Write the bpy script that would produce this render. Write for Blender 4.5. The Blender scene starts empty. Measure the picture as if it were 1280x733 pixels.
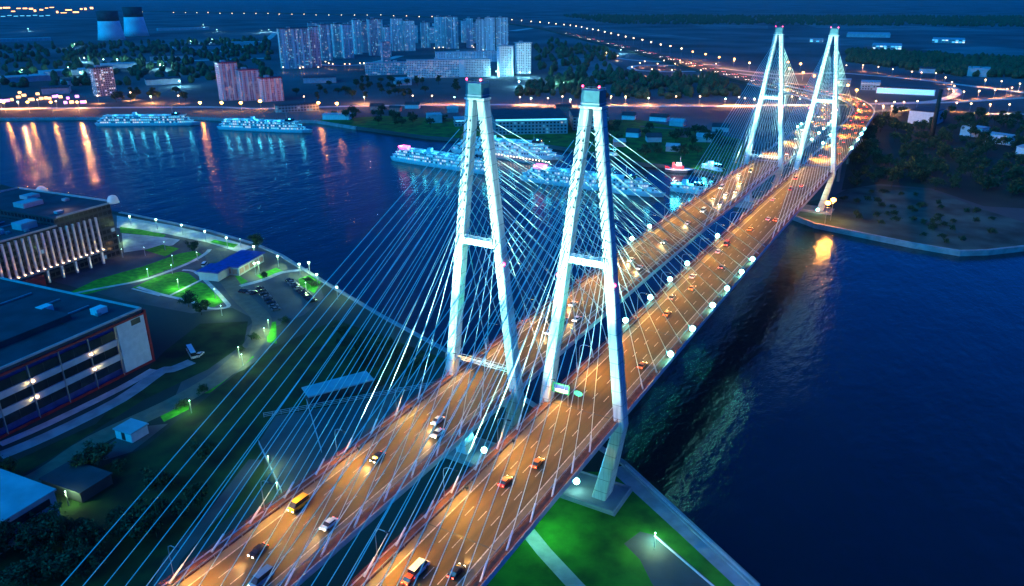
import bpy, math, random
import numpy as np
from mathutils import Vector, Matrix
random.seed(7)
R = math.radians
sc = bpy.context.scene
COL = sc.collection
PI = math.pi

# ------------------------------------------------------------------ camera
CAM = np.array([100.88, -184.054, 149.3302]); YAW, PITCH, ROLL, FPX = -0.5298, 0.3774, -0.0046, 948.66
cy_, sy_ = math.cos(YAW), math.sin(YAW)
_f = np.array([sy_*math.cos(PITCH), cy_*math.cos(PITCH), -math.sin(PITCH)])
_r0 = np.array([cy_, -sy_, 0.]); _u0 = np.cross(_r0, _f)
_r = _r0*math.cos(ROLL)+_u0*math.sin(ROLL); _u = _u0*math.cos(ROLL)-_r0*math.sin(ROLL)
cd = bpy.data.cameras.new('camera'); cam = bpy.data.objects.new('camera', cd); COL.objects.link(cam)
cam.matrix_world = Matrix(((_r[0], _u[0], -_f[0], CAM[0]), (_r[1], _u[1], -_f[1], CAM[1]), (_r[2], _u[2], -_f[2], CAM[2]), (0, 0, 0, 1)))
cd.sensor_fit = 'HORIZONTAL'; cd.sensor_width = 36.0; cd.lens = 36.0*FPX/1280.0
cd.clip_start = 1.0; cd.clip_end = 60000
sc.camera = cam

def ray(x, y): return _f+(x-640)/FPX*_r-(y-366.5)/FPX*_u
def G(x, y, z=3.0):                      # the point at height z that the photograph shows at x, y
    d = ray(x, y); return Vector(CAM+d*(z-CAM[2])/d[2])
def pj(P):
    d = np.array(P)-CAM; z = d@_f
    return 640+FPX*(d@_r)/z, 366.5-FPX*(d@_u)/z, z
def height_to(B, ytop):
    lo, hi = 0., 160.
    for _ in range(40):
        m = (lo+hi)/2
        if pj((B[0], B[1], B[2]+m))[1] > ytop: lo = m
        else: hi = m
    return lo

# ------------------------------------------------------------------ mesh helpers
class MB:
    def __init__(s): s.v = []; s.f = []
    def poly(s, pts):
        b = len(s.v); s.v += [tuple(p) for p in pts]; s.f.append(tuple(range(b, b+len(pts))))
    def box(s, cx, cy, cz, sx, sy, sz, rz=0, tx=1, ty=1):      # cz is the middle; tx, ty taper of the top
        b = len(s.v); c, n = math.cos(rz), math.sin(rz)
        for k, (kx, ky) in ((-1, (1, 1)), (1, (tx, ty))):
            for i, j in ((-1, -1), (1, -1), (1, 1), (-1, 1)):
                x, y = i*sx/2*kx, j*sy/2*ky
                s.v.append((cx+x*c-y*n, cy+x*n+y*c, cz+k*sz/2))
        s.f += [(b, b+3, b+2, b+1), (b+4, b+5, b+6, b+7)]+[(b+i, b+(i+1) % 4, b+4+(i+1) % 4, b+4+i) for i in range(4)]
        return s
    def prism(s, pts, z0, z1):
        a = sum(pts[i][0]*pts[(i+1) % len(pts)][1]-pts[(i+1) % len(pts)][0]*pts[i][1] for i in range(len(pts)))
        if a < 0: pts = pts[::-1]
        n = len(pts); b = len(s.v)
        s.v += [(p[0], p[1], z0) for p in pts]+[(p[0], p[1], z1) for p in pts]
        s.f += [tuple(b+i for i in reversed(range(n))), tuple(b+n+i for i in range(n))]
        s.f += [(b+i, b+(i+1) % n, b+n+(i+1) % n, b+n+i) for i in range(n)]
        return s
    def loft(s, secs, cap=True):                                 # list of equal-length rings
        n = len(secs[0]); b = len(s.v)
        for q in secs: s.v += [tuple(p) for p in q]
        for k in range(len(secs)-1):
            for i in range(n):
                s.f.append((b+k*n+i, b+k*n+(i+1) % n, b+(k+1)*n+(i+1) % n, b+(k+1)*n+i))
        if cap:
            s.f.append(tuple(b+i for i in reversed(range(n)))); s.f.append(tuple(b+(len(secs)-1)*n+i for i in range(n)))
        return s
    def tube(s, p0, p1, r0, r1=None, n=6):
        p0, p1 = Vector(p0), Vector(p1); r1 = r0 if r1 is None else r1
        d = (p1-p0).normalized(); a = d.orthogonal().normalized(); c = d.cross(a)
        ring = lambda p, r: [p+(a*math.cos(2*PI*i/n)+c*math.sin(2*PI*i/n))*r for i in range(n)]
        return s.loft([ring(p0, r0), ring(p1, r1)])
    def path(s, pts, r, n=6):
        for a, b in zip(pts[:-1], pts[1:]): s.tube(a, b, r, r, n)
        return s
    def lathe(s, prof, n=16, cx=0, cy=0):
        return s.loft([[(cx+r*math.cos(2*PI*i/n), cy+r*math.sin(2*PI*i/n), z) for i in range(n)] for r, z in prof])
    def ball(s, c, r, n=8, m=5, sz=1.0):
        return s.loft([[(c[0]+r*math.sin(PI*k/m)*math.cos(2*PI*i/n), c[1]+r*math.sin(PI*k/m)*math.sin(2*PI*i/n), c[2]-r*sz*math.cos(PI*k/m)) for i in range(n)]
                       for k in ([.06]+list(range(1, m))+[m-.06])])
    def mesh(s, name, mat, smooth=False):
        me = bpy.data.meshes.new(name); me.from_pydata(s.v, [], s.f); me.update()
        if mat: me.materials.append(mat)
        if smooth: me.shade_smooth()
        return me
    def build(s, name, mat, parent=None, smooth=False, label=None):
        o = bpy.data.objects.new(name, s.mesh(name, mat, smooth)); COL.objects.link(o)
        if parent: o.parent = parent
        if label: o['label'] = label
        return o

def tag(o, label=None, cat=None, group=None, kind=None):
    if label: o['label'] = label
    if cat: o['category'] = cat
    if group: o['group'] = group
    if kind: o['kind'] = kind
    return o
def thing(name, label, cat, loc=(0, 0, 0), rz=0, group=None):
    o = bpy.data.objects.new(name, None); COL.objects.link(o); o.empty_display_size = .1
    o.location = loc; o.rotation_euler = (0, 0, rz)
    return tag(o, label, cat, group)
KIDS = {}
def copy_tree(o, loc=None, rz=None, label=None, group=None, parent=None):
    c = o.copy(); COL.objects.link(c)
    if parent is not None: c.parent = parent
    if loc is not None: c.location = loc
    if rz is not None: c.rotation_euler = (0, 0, rz)
    if label: c['label'] = label
    if group: c['group'] = group
    if o.name not in KIDS: KIDS[o.name] = list(o.children)
    for ch in KIDS[o.name]: copy_tree(ch, parent=c)
    return c
def struct(name, mb, m): return tag(mb.build(name, m), kind='structure')
ORD = 'first second third fourth fifth sixth seventh eighth ninth tenth eleventh twelfth thirteenth fourteenth fifteenth sixteenth seventeenth eighteenth nineteenth twentieth'.split()
TENS = {20: 'twenty', 30: 'thirty', 40: 'forty', 50: 'fifty', 60: 'sixty', 70: 'seventy', 80: 'eighty', 90: 'ninety'}
def nth(i):                                                      # 0 -> first
    if i < 20: return ORD[i]
    n = i+1; t, u = n//10*10, n % 10
    if u == 0: return TENS[t][:-1]+'ieth'
    return TENS[t]+'-'+ORD[u-1]

# ------------------------------------------------------------------ materials
def mat(name, col, rough=.7, metal=0, var=.25, scale=.4, bump=0, spec=.4, col2=None, detail=4):
    m = bpy.data.materials.new(name); m.use_nodes = True; nt = m.node_tree; N = nt.nodes; L = nt.links
    b = N['Principled BSDF']; b.inputs['Roughness'].default_value = rough; b.inputs['Metallic'].default_value = metal
    b.inputs['Specular IOR Level'].default_value = spec
    tc = N.new('ShaderNodeTexCoord'); no = N.new('ShaderNodeTexNoise'); no.inputs['Scale'].default_value = scale; no.inputs['Detail'].default_value = detail
    L.new(tc.outputs['Object'], no.inputs['Vector'])
    rp = N.new('ShaderNodeValToRGB'); rp.color_ramp.elements[0].position = .35; rp.color_ramp.elements[1].position = .65
    c2 = col2 or [min(1, c*(1+var)) for c in col]
    rp.color_ramp.elements[0].color = (*[c*(1-var) for c in col], 1) if not col2 else (*col, 1)
    rp.color_ramp.elements[1].color = (*c2, 1)
    L.new(no.outputs['Fac'], rp.inputs['Fac']); L.new(rp.outputs['Color'], b.inputs['Base Color'])
    if bump:
        bp = N.new('ShaderNodeBump'); bp.inputs['Strength'].default_value = bump; L.new(no.outputs['Fac'], bp.inputs['Height']); L.new(bp.outputs['Normal'], b.inputs['Normal'])
    return m
def emit(name, col, strength):
    m = bpy.data.materials.new(name); m.use_nodes = True
    b = m.node_tree.nodes['Principled BSDF']; b.inputs['Base Color'].default_value = (.5, .5, .5, 1)
    b.inputs['Emission Color'].default_value = (*col, 1); b.inputs['Emission Strength'].default_value = strength
    return m
def facade(name, wall, glass, lit, frac, strength, cw=3.2, ch=3.0, fw=.55, fh=.5, band=0, panel=None):
    """wall with a grid of windows, some of them lit from inside; panel = every n-th column pale"""
    m = bpy.data.materials.new(name); m.use_nodes = True; nt = m.node_tree; N = nt.nodes; L = nt.links
    b = N['Principled BSDF']; b.inputs['Roughness'].default_value = .6
    tc = N.new('ShaderNodeTexCoord'); sp = N.new('ShaderNodeSeparateXYZ'); L.new(tc.outputs['Object'], sp.inputs[0])
    def mt(op, a, bb=None, c=None):
        n = N.new('ShaderNodeMath'); n.operation = op
        for k, q in enumerate((a, bb, c)):
            if q is None: continue
            if isinstance(q, (int, float)): n.inputs[k].default_value = q
            else: L.new(q, n.inputs[k])
        return n.outputs[0]
    u = mt('DIVIDE', mt('ADD', sp.outputs['X'], sp.outputs['Y']), cw); v = mt('DIVIDE', sp.outputs['Z'], ch)
    fu, fv = mt('FRACT', u), mt('FRACT', v); iu, iv = mt('FLOOR', u), mt('FLOOR', v)
    win = mt('MULTIPLY', mt('COMPARE', fu, .5, fw/2), mt('COMPARE', fv, .55, fh/2))
    geo = N.new('ShaderNodeNewGeometry'); sn = N.new('ShaderNodeSeparateXYZ'); L.new(geo.outputs['Normal'], sn.inputs[0])
    win = mt('MULTIPLY', win, mt('LESS_THAN', mt('ABSOLUTE', sn.outputs['Z']), .5))
    oi = N.new('ShaderNodeObjectInfo')
    cb = N.new('ShaderNodeCombineXYZ'); L.new(iu, cb.inputs[0]); L.new(iv, cb.inputs[1]); L.new(mt('MULTIPLY', oi.outputs['Random'], 97.), cb.inputs[2])
    wn = N.new('ShaderNodeTexWhiteNoise'); L.new(cb.outputs[0], wn.inputs['Vector'])
    on = mt('MULTIPLY', win, mt('LESS_THAN', wn.outputs['Value'], frac))
    mx = N.new('ShaderNodeMix'); mx.data_type = 'RGBA'; mx.inputs['A'].default_value = (*wall, 1); mx.inputs['B'].default_value = (*glass, 1); L.new(win, mx.inputs['Factor'])
    base = mx.outputs['Result']
    if panel:
        pn = mt('COMPARE', mt('MODULO', mt('ADD', iu, 300.), float(panel)), 0., .4)
        m2 = N.new('ShaderNodeMix'); m2.data_type = 'RGBA'; L.new(pn, m2.inputs['Factor']); L.new(base, m2.inputs['A']); m2.inputs['B'].default_value = (.72, .74, .74, 1)
        base = m2.outputs['Result']
    L.new(base, b.inputs['Base Color'])
    rp = N.new('ShaderNodeValToRGB'); L.new(mt('FRACT', mt('MULTIPLY', wn.outputs['Value'], 71.3)), rp.inputs['Fac'])
    rp.color_ramp.elements[0].color = (*lit[0], 1); rp.color_ramp.elements[1].color = (*lit[-1], 1); rp.color_ramp.interpolation = 'CONSTANT'
    for k, c in enumerate(lit[1:-1]):
        e = rp.color_ramp.elements.new((k+1)/(len(lit))); e.color = (*c, 1)
    rp.color_ramp.elements[-1].position = (len(lit)-1)/len(lit)
    L.new(rp.outputs['Color'], b.inputs['Emission Color']); L.new(mt('MULTIPLY', on, strength), b.inputs['Emission Strength'])
    L.new(mt('SUBTRACT', .7, mt('MULTIPLY', win, .5)), b.inputs['Roughness'])
    return m

WARM, ORANGE, TEAL, COOL = (1, .62, .28), (1, .36, .06), (.12, .95, .8), (.75, .95, 1)
M = {
 'asphalt': mat('asphalt', (.075, .066, .058), .75, var=.18, scale=.15, bump=.05),
 'shoulder': mat('shoulder', (.16, .13, .09), .8, var=.15, scale=.3),
 'walkway': mat('walkway', (.15, .06, .045), .8, var=.3, scale=.5),
 'paint': mat('road paint', (.5, .47, .42), .6, var=.35, scale=1.5),
 'concrete': mat('concrete', (.26, .27, .27), .8, var=.2, scale=.12, bump=.05),
 'pylon': mat('pylon paint', (.74, .76, .76), .6, var=.06, scale=.25, bump=.04),
 'fascia': mat('deck edge', (.5, .54, .58), .5, var=.1, scale=.3),
 'cable': mat('cable sheath', (.66, .84, .8), .4, var=.05),
 'steel': mat('galvanised steel', (.42, .44, .46), .45, .6, var=.15),
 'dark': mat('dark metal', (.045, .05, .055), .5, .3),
 'cap': mat('pylon cap cladding', (.1, .22, .25), .4, .2, var=.12, scale=.6),
 'red_rail': mat('red railing', (.3, .06, .045), .6),
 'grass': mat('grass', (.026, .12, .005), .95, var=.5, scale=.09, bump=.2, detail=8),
 'slope': mat('dark rough grass', (.009, .034, .004), .95, var=.6, scale=.12, bump=.3, detail=10),  # darker tone of grass for the slope and verge
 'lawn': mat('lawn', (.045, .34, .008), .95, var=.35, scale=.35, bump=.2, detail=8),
 'land': mat('dark land', (.012, .026, .02), .95, scale=.01, detail=9, col2=(.045, .06, .05)),
 'pale_field': mat('pale field', (.06, .10, .10), .95, scale=.006, detail=8, col2=(.16, .2, .21)),
 'farland': mat('fields', (.02, .035, .035), .95, scale=.004, detail=10, col2=(.10, .13, .14)),
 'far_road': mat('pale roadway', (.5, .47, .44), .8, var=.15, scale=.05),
 'wood_floor': mat('wood floor', (.012, .024, .014), .95, var=.4, scale=.03, detail=9),
 'sand': mat('rough shore', (.008, .026, .018), .95, scale=.045, detail=12, col2=(.045, .11, .09), bump=.5),
 'paving': mat('paving', (.52, .51, .47), .8, var=.2, scale=.2),
 'road': mat('street', (.085, .085, .085), .8, var=.2, scale=.1),
 'quay': mat('quay stone', (.3, .31, .33), .8, var=.2, scale=.2),
 'roof': mat('dark roofing', (.045, .05, .06), .8, var=.25, scale=.12),
 'roof_pale': mat('pale roofing', (.42, .45, .48), .7, var=.15, scale=.15),
 'white': mat('white panel', (.72, .74, .75), .6, var=.08),
 'glass': mat('dark glass', (.02, .025, .03), .12, var=.2, spec=.6),
 'red': mat('red cladding', (.4, .02, .03), .6),
 'blue_band': mat('blue cladding', (.06, .07, .3), .6),
 'brick': mat('pink brick', (.45, .22, .2), .8),
 'hull': mat('white hull', (.7, .74, .76), .45, var=.06),
 'hull_dark': mat('dark hull', (.03, .04, .06), .5),
 'tug_red': mat('red hull', (.55, .03, .04), .5),
 'leaf': mat('leaves', (.022, .06, .02), .8, var=.6, scale=.6),
 'bark': mat('bark', (.05, .04, .03), .9),
 'tower_shell': mat('tower shell', (.85, .87, .88), .85, var=.12, scale=.03),
 'l_big': emit('big sodium lamp', (1, .34, .04), 70), 'l_white': emit('white lamp', (.8, 1, 1), 14), 'l_flood': emit('flood lamp', (.35, 1, .85), 30),
 'l_orange': emit('sodium lamp', ORANGE, 16), 'l_warm': emit('warm lamp', (1, .6, .3), 12), 'l_far': emit('mast lamp', (1, .62, .32), 14),
 'l_green': emit('green white lamp', (.5, 1, .75), 14), 'l_red': emit('red beacon', (1, .03, .12), 14), 'l_pink': emit('pink canopy lamp', (1, .08, .35), 5),
 'l_head': emit('headlight', (1, .8, .55), 25), 'l_tail': emit('tail light', (1, .06, .02), 14), 'l_strip': emit('strip lamp', (.12, .65, 1), 1.5),
 'l_purple': emit('purple sign', (.75, .25, 1), 4), 'l_town': emit('lit hall', (1, .45, .12), 5), 'l_dome': emit('lit dome', (.6, .85, 1), .16),
 'l_win': emit('lit window', (1, .75, .45), 3.),
}

def worn(name, base, dark, pale):
    m = bpy.data.materials.new(name); m.use_nodes = True; nt = m.node_tree; N = nt.nodes; L = nt.links
    b = N['Principled BSDF']; b.inputs['Roughness'].default_value = .7; b.inputs['Specular IOR Level'].default_value = .35
    tc = N.new('ShaderNodeTexCoord')
    def noise(sc_, w, lo, hi, c0, c1):
        mp = N.new('ShaderNodeMapping'); mp.inputs['Scale'].default_value = w; L.new(tc.outputs['Object'], mp.inputs[0])
        no = N.new('ShaderNodeTexNoise'); no.inputs['Scale'].default_value = sc_; no.inputs['Detail'].default_value = 6; L.new(mp.outputs[0], no.inputs['Vector'])
        r = N.new('ShaderNodeValToRGB'); r.color_ramp.elements[0].position = lo; r.color_ramp.elements[1].position = hi; r.color_ramp.elements[0].color = c0; r.color_ramp.elements[1].color = c1
        L.new(no.outputs['Fac'], r.inputs['Fac']); return r.outputs['Color']
    a = noise(.55, (1, .03, 1), .38, .62, (*dark, 1), (*base, 1))            # wheel tracks and oil along the lanes
    c = noise(.12, (1, .5, 1), .5, .72, (1, 1, 1, 1), (*pale, 1))              # mended patches
    mx = N.new('ShaderNodeMix'); mx.data_type = 'RGBA'; mx.blend_type = 'MULTIPLY'; mx.inputs['Factor'].default_value = 1; L.new(a, mx.inputs['A']); L.new(c, mx.inputs['B'])
    L.new(mx.outputs['Result'], b.inputs['Base Color']); return m
M['asphalt'] = worn('worn asphalt', (.1, .068, .03), (.068, .047, .021), (1.3, 1.25, 1.2))
def pylon_paint():
    m = mat('pylon concrete', (.7, .72, .72), .65, var=.05, scale=.3); nt = m.node_tree; N = nt.nodes; L = nt.links; b = N['Principled BSDF']
    src = b.inputs['Base Color'].links[0].from_socket; tc = N.new('ShaderNodeTexCoord')
    sp = N.new('ShaderNodeSeparateXYZ'); L.new(tc.outputs['Object'], sp.inputs[0])
    d = N.new('ShaderNodeMath'); d.operation = 'DIVIDE'; d.inputs[1].default_value = 4.4; L.new(sp.outputs['Z'], d.inputs[0])
    f = N.new('ShaderNodeMath'); f.operation = 'FRACT'; L.new(d.outputs[0], f.inputs[0])
    c = N.new('ShaderNodeMath'); c.operation = 'COMPARE'; c.inputs[1].default_value = .5; c.inputs[2].default_value = .022; L.new(f.outputs[0], c.inputs[0])
    mp = N.new('ShaderNodeMapping'); mp.inputs['Scale'].default_value = (1.2, 1.2, .05); L.new(tc.outputs['Object'], mp.inputs[0])
    no = N.new('ShaderNodeTexNoise'); no.inputs['Scale'].default_value = 1.0; no.inputs['Detail'].default_value = 6; L.new(mp.outputs[0], no.inputs['Vector'])
    r = N.new('ShaderNodeValToRGB'); r.color_ramp.elements[0].position = .3; r.color_ramp.elements[0].color = (.62, .62, .6, 1); r.color_ramp.elements[1].position = .55; L.new(no.outputs['Fac'], r.inputs['Fac'])
    m1 = N.new('ShaderNodeMix'); m1.data_type = 'RGBA'; m1.blend_type = 'MULTIPLY'; m1.inputs['Factor'].default_value = 1; L.new(src, m1.inputs['A']); L.new(r.outputs['Color'], m1.inputs['B'])
    m2 = N.new('ShaderNodeMix'); m2.data_type = 'RGBA'; L.new(c.outputs[0], m2.inputs['Factor']); L.new(m1.outputs['Result'], m2.inputs['A']); m2.inputs['B'].default_value = (.3, .31, .31, 1)
    L.new(m2.outputs['Result'], b.inputs['Base Color']); return m
M['pylon'] = pylon_paint()

# water
def water():
    m = bpy.data.materials.new('river water'); m.use_nodes = True; nt = m.node_tree; N = nt.nodes; L = nt.links
    b = N['Principled BSDF']; b.inputs['Base Color'].default_value = (.001, .010, .015, 1); b.inputs['Roughness'].default_value = .16; b.inputs['IOR'].default_value = 1.33
    tc = N.new('ShaderNodeTexCoord'); h = None
    for s, w, st in ((.06, (1, .45, 1), .9), (.3, (1, .5, 1), .35), (1.1, (1, .6, 1), .12)):
        mp = N.new('ShaderNodeMapping'); mp.inputs['Scale'].default_value = w; mp.inputs['Rotation'].default_value = (0, 0, R(35)); L.new(tc.outputs['Object'], mp.inputs[0])
        no = N.new('ShaderNodeTexNoise'); no.inputs['Scale'].default_value = s; no.inputs['Detail'].default_value = 3; L.new(mp.outputs[0], no.inputs['Vector'])
        mu = N.new('ShaderNodeMath'); mu.operation = 'MULTIPLY'; mu.inputs[1].default_value = st; L.new(no.outputs['Fac'], mu.inputs[0])
        if h is None: h = mu.outputs[0]
        else:
            ad = N.new('ShaderNodeMath'); L.new(h, ad.inputs[0]); L.new(mu.outputs[0], ad.inputs[1]); h = ad.outputs[0]
    bp = N.new('ShaderNodeBump'); bp.inputs['Strength'].default_value = .8; bp.inputs['Distance'].default_value = 1.0
    L.new(h, bp.inputs['Height']); L.new(bp.outputs['Normal'], b.inputs['Normal'])
    return m
M['water'] = water()

# ------------------------------------------------------------------ world, sun
w = bpy.data.worlds.new('World'); sc.world = w; w.use_nodes = True
N, L = w.node_tree.nodes, w.node_tree.links
sky = N.new('ShaderNodeTexSky'); sky.sky_type = 'NISHITA'; sky.sun_disc = False; sky.sun_elevation = R(9); sky.sun_rotation = R(205); sky.ozone_density = 6; sky.air_density = 1.5; sky.altitude = 100
tint = N.new('ShaderNodeMix'); tint.data_type = 'RGBA'; tint.blend_type = 'MULTIPLY'; tint.inputs['Factor'].default_value = 1
tint.inputs['B'].default_value = (.002, .66, 2.5, 1); L.new(sky.outputs['Color'], tint.inputs['A'])
L.new(tint.outputs['Result'], N['Background'].inputs['Color']); N['Background'].inputs['Strength'].default_value = .12
sl = bpy.data.lights.new('sun', 'SUN'); sl.energy = 2.2; sl.color = (.004, .5, 1); sl.angle = R(40)
so = bpy.data.objects.new('sun', sl); COL.objects.link(so); so.rotation_euler = Vector((-.35, -.75, .6)).to_track_quat('Z', 'Y').to_euler()

NL = [0]
def light(kind, loc, power, col, parent=None, target=None, size=.3, angle=100, blend=.5):
    l = bpy.data.lights.new('lamp_light', kind); l.energy = power; l.color = col; l.shadow_soft_size = size
    if kind == 'SPOT': l.spot_size = R(angle); l.spot_blend = blend
    o = bpy.data.objects.new('lamp_light', l); COL.objects.link(o); o.location = loc
    if target is not None: o.rotation_euler = (Vector(target)-Vector(loc)).to_track_quat('-Z', 'Y').to_euler()
    if parent is not None: o.parent = parent
    NL[0] += 1
    return o

# ------------------------------------------------------------------ ground and river
def pxs(pts, z=3.0): return [G(x, y, z) for x, y in pts]
def sheet(name, pts, z, m):
    mb = MB(); p = [(q[0], q[1], z) for q in pts]
    a = sum(p[i][0]*p[(i+1) % len(p)][1]-p[(i+1) % len(p)][0]*p[i][1] for i in range(len(p)))
    mb.poly(p if a > 0 else p[::-1]); return struct(name, mb, m)
sheet('river', [(-12000, -6000), (9000, -6000), (9000, 6000), (-12000, 6000)], 0, M['water'])
near_bank = pxs([(150, 266), (215, 279), (262, 289), (320, 306), (352, 320), (400, 350), (478, 396), (560, 440), (672, 510), (780, 580), (945, 733)])
near_poly = [(-9000, 900), (-1400, 190), (-560, 135)]+[tuple(q[:2]) for q in near_bank]+[(330, -185), (6000, -3000), (6000, -8000), (-9000, -8000)]
mb = MB().prism(near_poly, -4, 3); struct('near_ground', mb, M['land'])
far_bank = pxs([(0, 148), (120, 147), (250, 147), (330, 151), (395, 151), (445, 159), (533, 171), (600, 176), (680, 181), (759, 194), (800, 204), (850, 208), (886, 216), (935, 236), (985, 267), (1020, 280), (1080, 292), (1140, 304), (1200, 314), (1235, 313), (1280, 308)])
far_poly = [(-11500, -2500), (-4000, -500)]+[tuple(q[:2]) for q in far_bank]+[(330, 430), (2000, 900), (30000, 6000), (30000, 50000), (-50000, 50000), (-50000, -2500)]
mb = MB().prism(far_poly, -4, 3); struct('far_ground', mb, M['farland'])
sheet('far_shore', pxs([(985, 266), (1020, 279), (1080, 291), (1140, 303), (1200, 313), (1235, 312), (1280, 306), (1300, 285), (1230, 262), (1165, 238), (1100, 232), (1060, 236), (1040, 246), (1000, 255)]), 3.02, M['sand'])
sheet('peninsula_grass', pxs([(395, 150.2), (445, 158), (533, 170), (600, 175), (680, 180), (759, 193), (800, 203), (850, 207), (886, 215), (940, 236), (930, 175), (800, 150), (600, 150), (480, 145)]), 3.02, M['grass'])
sheet('wood_floor', pxs([(1052, 238), (1060, 200), (1075, 165), (1100, 140), (1180, 137), (1290, 150), (1300, 262), (1230, 258), (1165, 236), (1100, 230)]), 3.03, M['wood_floor'])
for pts in ([(1000, 29), (1100, 31), (1200, 35), (1275, 40), (1190, 39), (1080, 37), (1020, 35)], [(1150, 62), (1230, 58), (1290, 62), (1290, 74), (1220, 70)], [(985, 46), (1090, 50), (1130, 56), (1050, 57), (990, 52)], [(640, 30), (700, 32), (800, 40), (900, 50), (860, 50), (740, 38)], [(860, 30), (960, 32), (960, 36), (880, 34)], [(700, 70), (760, 76), (800, 100), (740, 104), (690, 88)]):
    sheet('field_strip', pxs(pts), 3.02, M['pale_field'])
def strip_along(name, pts, z, wdt, m, off=0):
    """a flat band of the given width along a ground polyline"""
    mb = MB(); n = len(pts); P = [Vector((p[0], p[1])) for p in pts]; Z = [z if not callable(z) else z(i) for i in range(n)]
    Lf, Rt = [], []
    for i in range(n):
        d = (P[min(i+1, n-1)]-P[max(i-1, 0)]).normalized(); q = Vector((-d.y, d.x))
        Lf.append(P[i]+q*(off+wdt/2)); Rt.append(P[i]+q*(off-wdt/2))
    for i in range(n-1): mb.poly([(*Rt[i], Z[i]), (*Rt[i+1], Z[i+1]), (*Lf[i+1], Z[i+1]), (*Lf[i], Z[i])])
    return struct(name, mb, m)
# quay walls with a coping
def quay(name, pts, label, wdt=2.2):
    t = thing(name, label, 'quay wall', (0, 0, 0))
    mb = MB(); P = [Vector((p[0], p[1])) for p in pts]
    for a, b in zip(P[:-1], P[1:]):
        d = (b-a); mb.box(*(a+b)/2, 1.2, wdt, d.length+.5, 4.4, math.atan2(d.y, d.x)-PI/2)
    mb.build('coping', M['quay'], t); return t
quay('quay_wall', near_bank, 'pale stone quay wall along the near bank under the bridge ends', 2.4)
quay('quay_wall', far_bank[14:], 'thin pale quay edge along the rough shore by the far pylons', 2.0)
quay('quay_wall', far_bank[:6], 'low stone quay on the far bank where the white ships moor', 2.4)

# ------------------------------------------------------------------ the two bridges
AX, HW = 17.8, 12.4
Y0, Y1 = -235., 402.
def zd(y):
    if y < 191: return 33-1.2*((y-191)/191)**2
    if y < 510: return 33-2*((y-191)/191)**2
    return max(8.0, 33-2*(319/191)**2-(y-510)*.035)
def strip(xa, xb, dz, ya=Y0, yb=Y1, st=14, mb=None):
    mb = mb or MB(); n = max(1, int(abs(yb-ya)/st)); ys = [ya+(yb-ya)*i/n for i in range(n+1)]
    for a, b in zip(ys[:-1], ys[1:]): mb.poly([(xa, a, zd(a)+dz), (xb, a, zd(a)+dz), (xb, b, zd(b)+dz), (xa, b, zd(b)+dz)])
    return mb
def bar(xa, xb, za, zb, ya=Y0, yb=Y1, st=14, mb=None):           # a bar following the deck's curve
    mb = mb or MB(); n = max(1, int(abs(yb-ya)/st)); ys = [ya+(yb-ya)*i/n for i in range(n+1)]
    return mb.loft([[(xa, y, zd(y)+za), (xa, y, zd(y)+zb), (xb, y, zd(y)+zb), (xb, y, zd(y)+za)] for y in ys])
bridge = thing('cable_stayed_bridge', 'right-hand of the twin cable-stayed bridges, brown deck with red tail lights going away', 'bridge', (AX, 0, 0), group='twin cable-stayed bridges')
mb = MB(); n = 46; ys = [Y0+(Y1-Y0)*i/n for i in range(n+1)]
mb.loft([[(-HW, y, zd(y)-.25), (HW, y, zd(y)-.25), (HW, y, zd(y)-1.3), (8.2, y, zd(y)-2.6), (-8.2, y, zd(y)-2.6), (-HW, y, zd(y)-1.3)] for y in ys])
deck = mb.build('deck', M['fascia'], bridge)
strip(-7.7, 7.7, 0).build('carriageway', M['asphalt'], deck)
for s in (-1, 1):
    a, b = sorted((s*7.7, s*9.75)); strip(a, b, .004).build('shoulder', M['shoulder'], deck)
    a, b = sorted((s*9.9, s*12.0)); bar(a, b, -.2, .18).build('walkway', M['walkway'], deck)
    mb = MB(); a, b = sorted((s*12.05, s*12.4)); bar(a, b, -.24, .35, mb=mb); mb.build('kerb_edge', M['fascia'], deck)
    g = bar(s*9.82-.06, s*9.82+.06, .55, .9); y = Y0
    while y < Y1: g.box(s*9.82, y, zd(y)+.45, .14, .14, .9); y += 4
    g.build('guard_rail', M['steel'], deck)
    g = MB()
    for q in (.55, .95, 1.35): bar(s*12.2-.045, s*12.2+.045, q-.04, q+.04, mb=g)
    y = Y0
    while y < Y1: g.box(s*12.2, y, zd(y)+.85, .1, .1, 1.0); y += 2.5
    g.build('railing', M['red_rail'], deck)
LN = strip(-7.62, -7.3, .006); strip(7.3, 7.62, .006, mb=LN)
for lx in (-3.73, 0, 3.73):
    y = Y0
    while y < Y1-4: strip(lx-.11, lx+.11, .006, y, y+4, 4, LN); y += 11
LN.build('lane_marking', M['paint'], deck)

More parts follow.
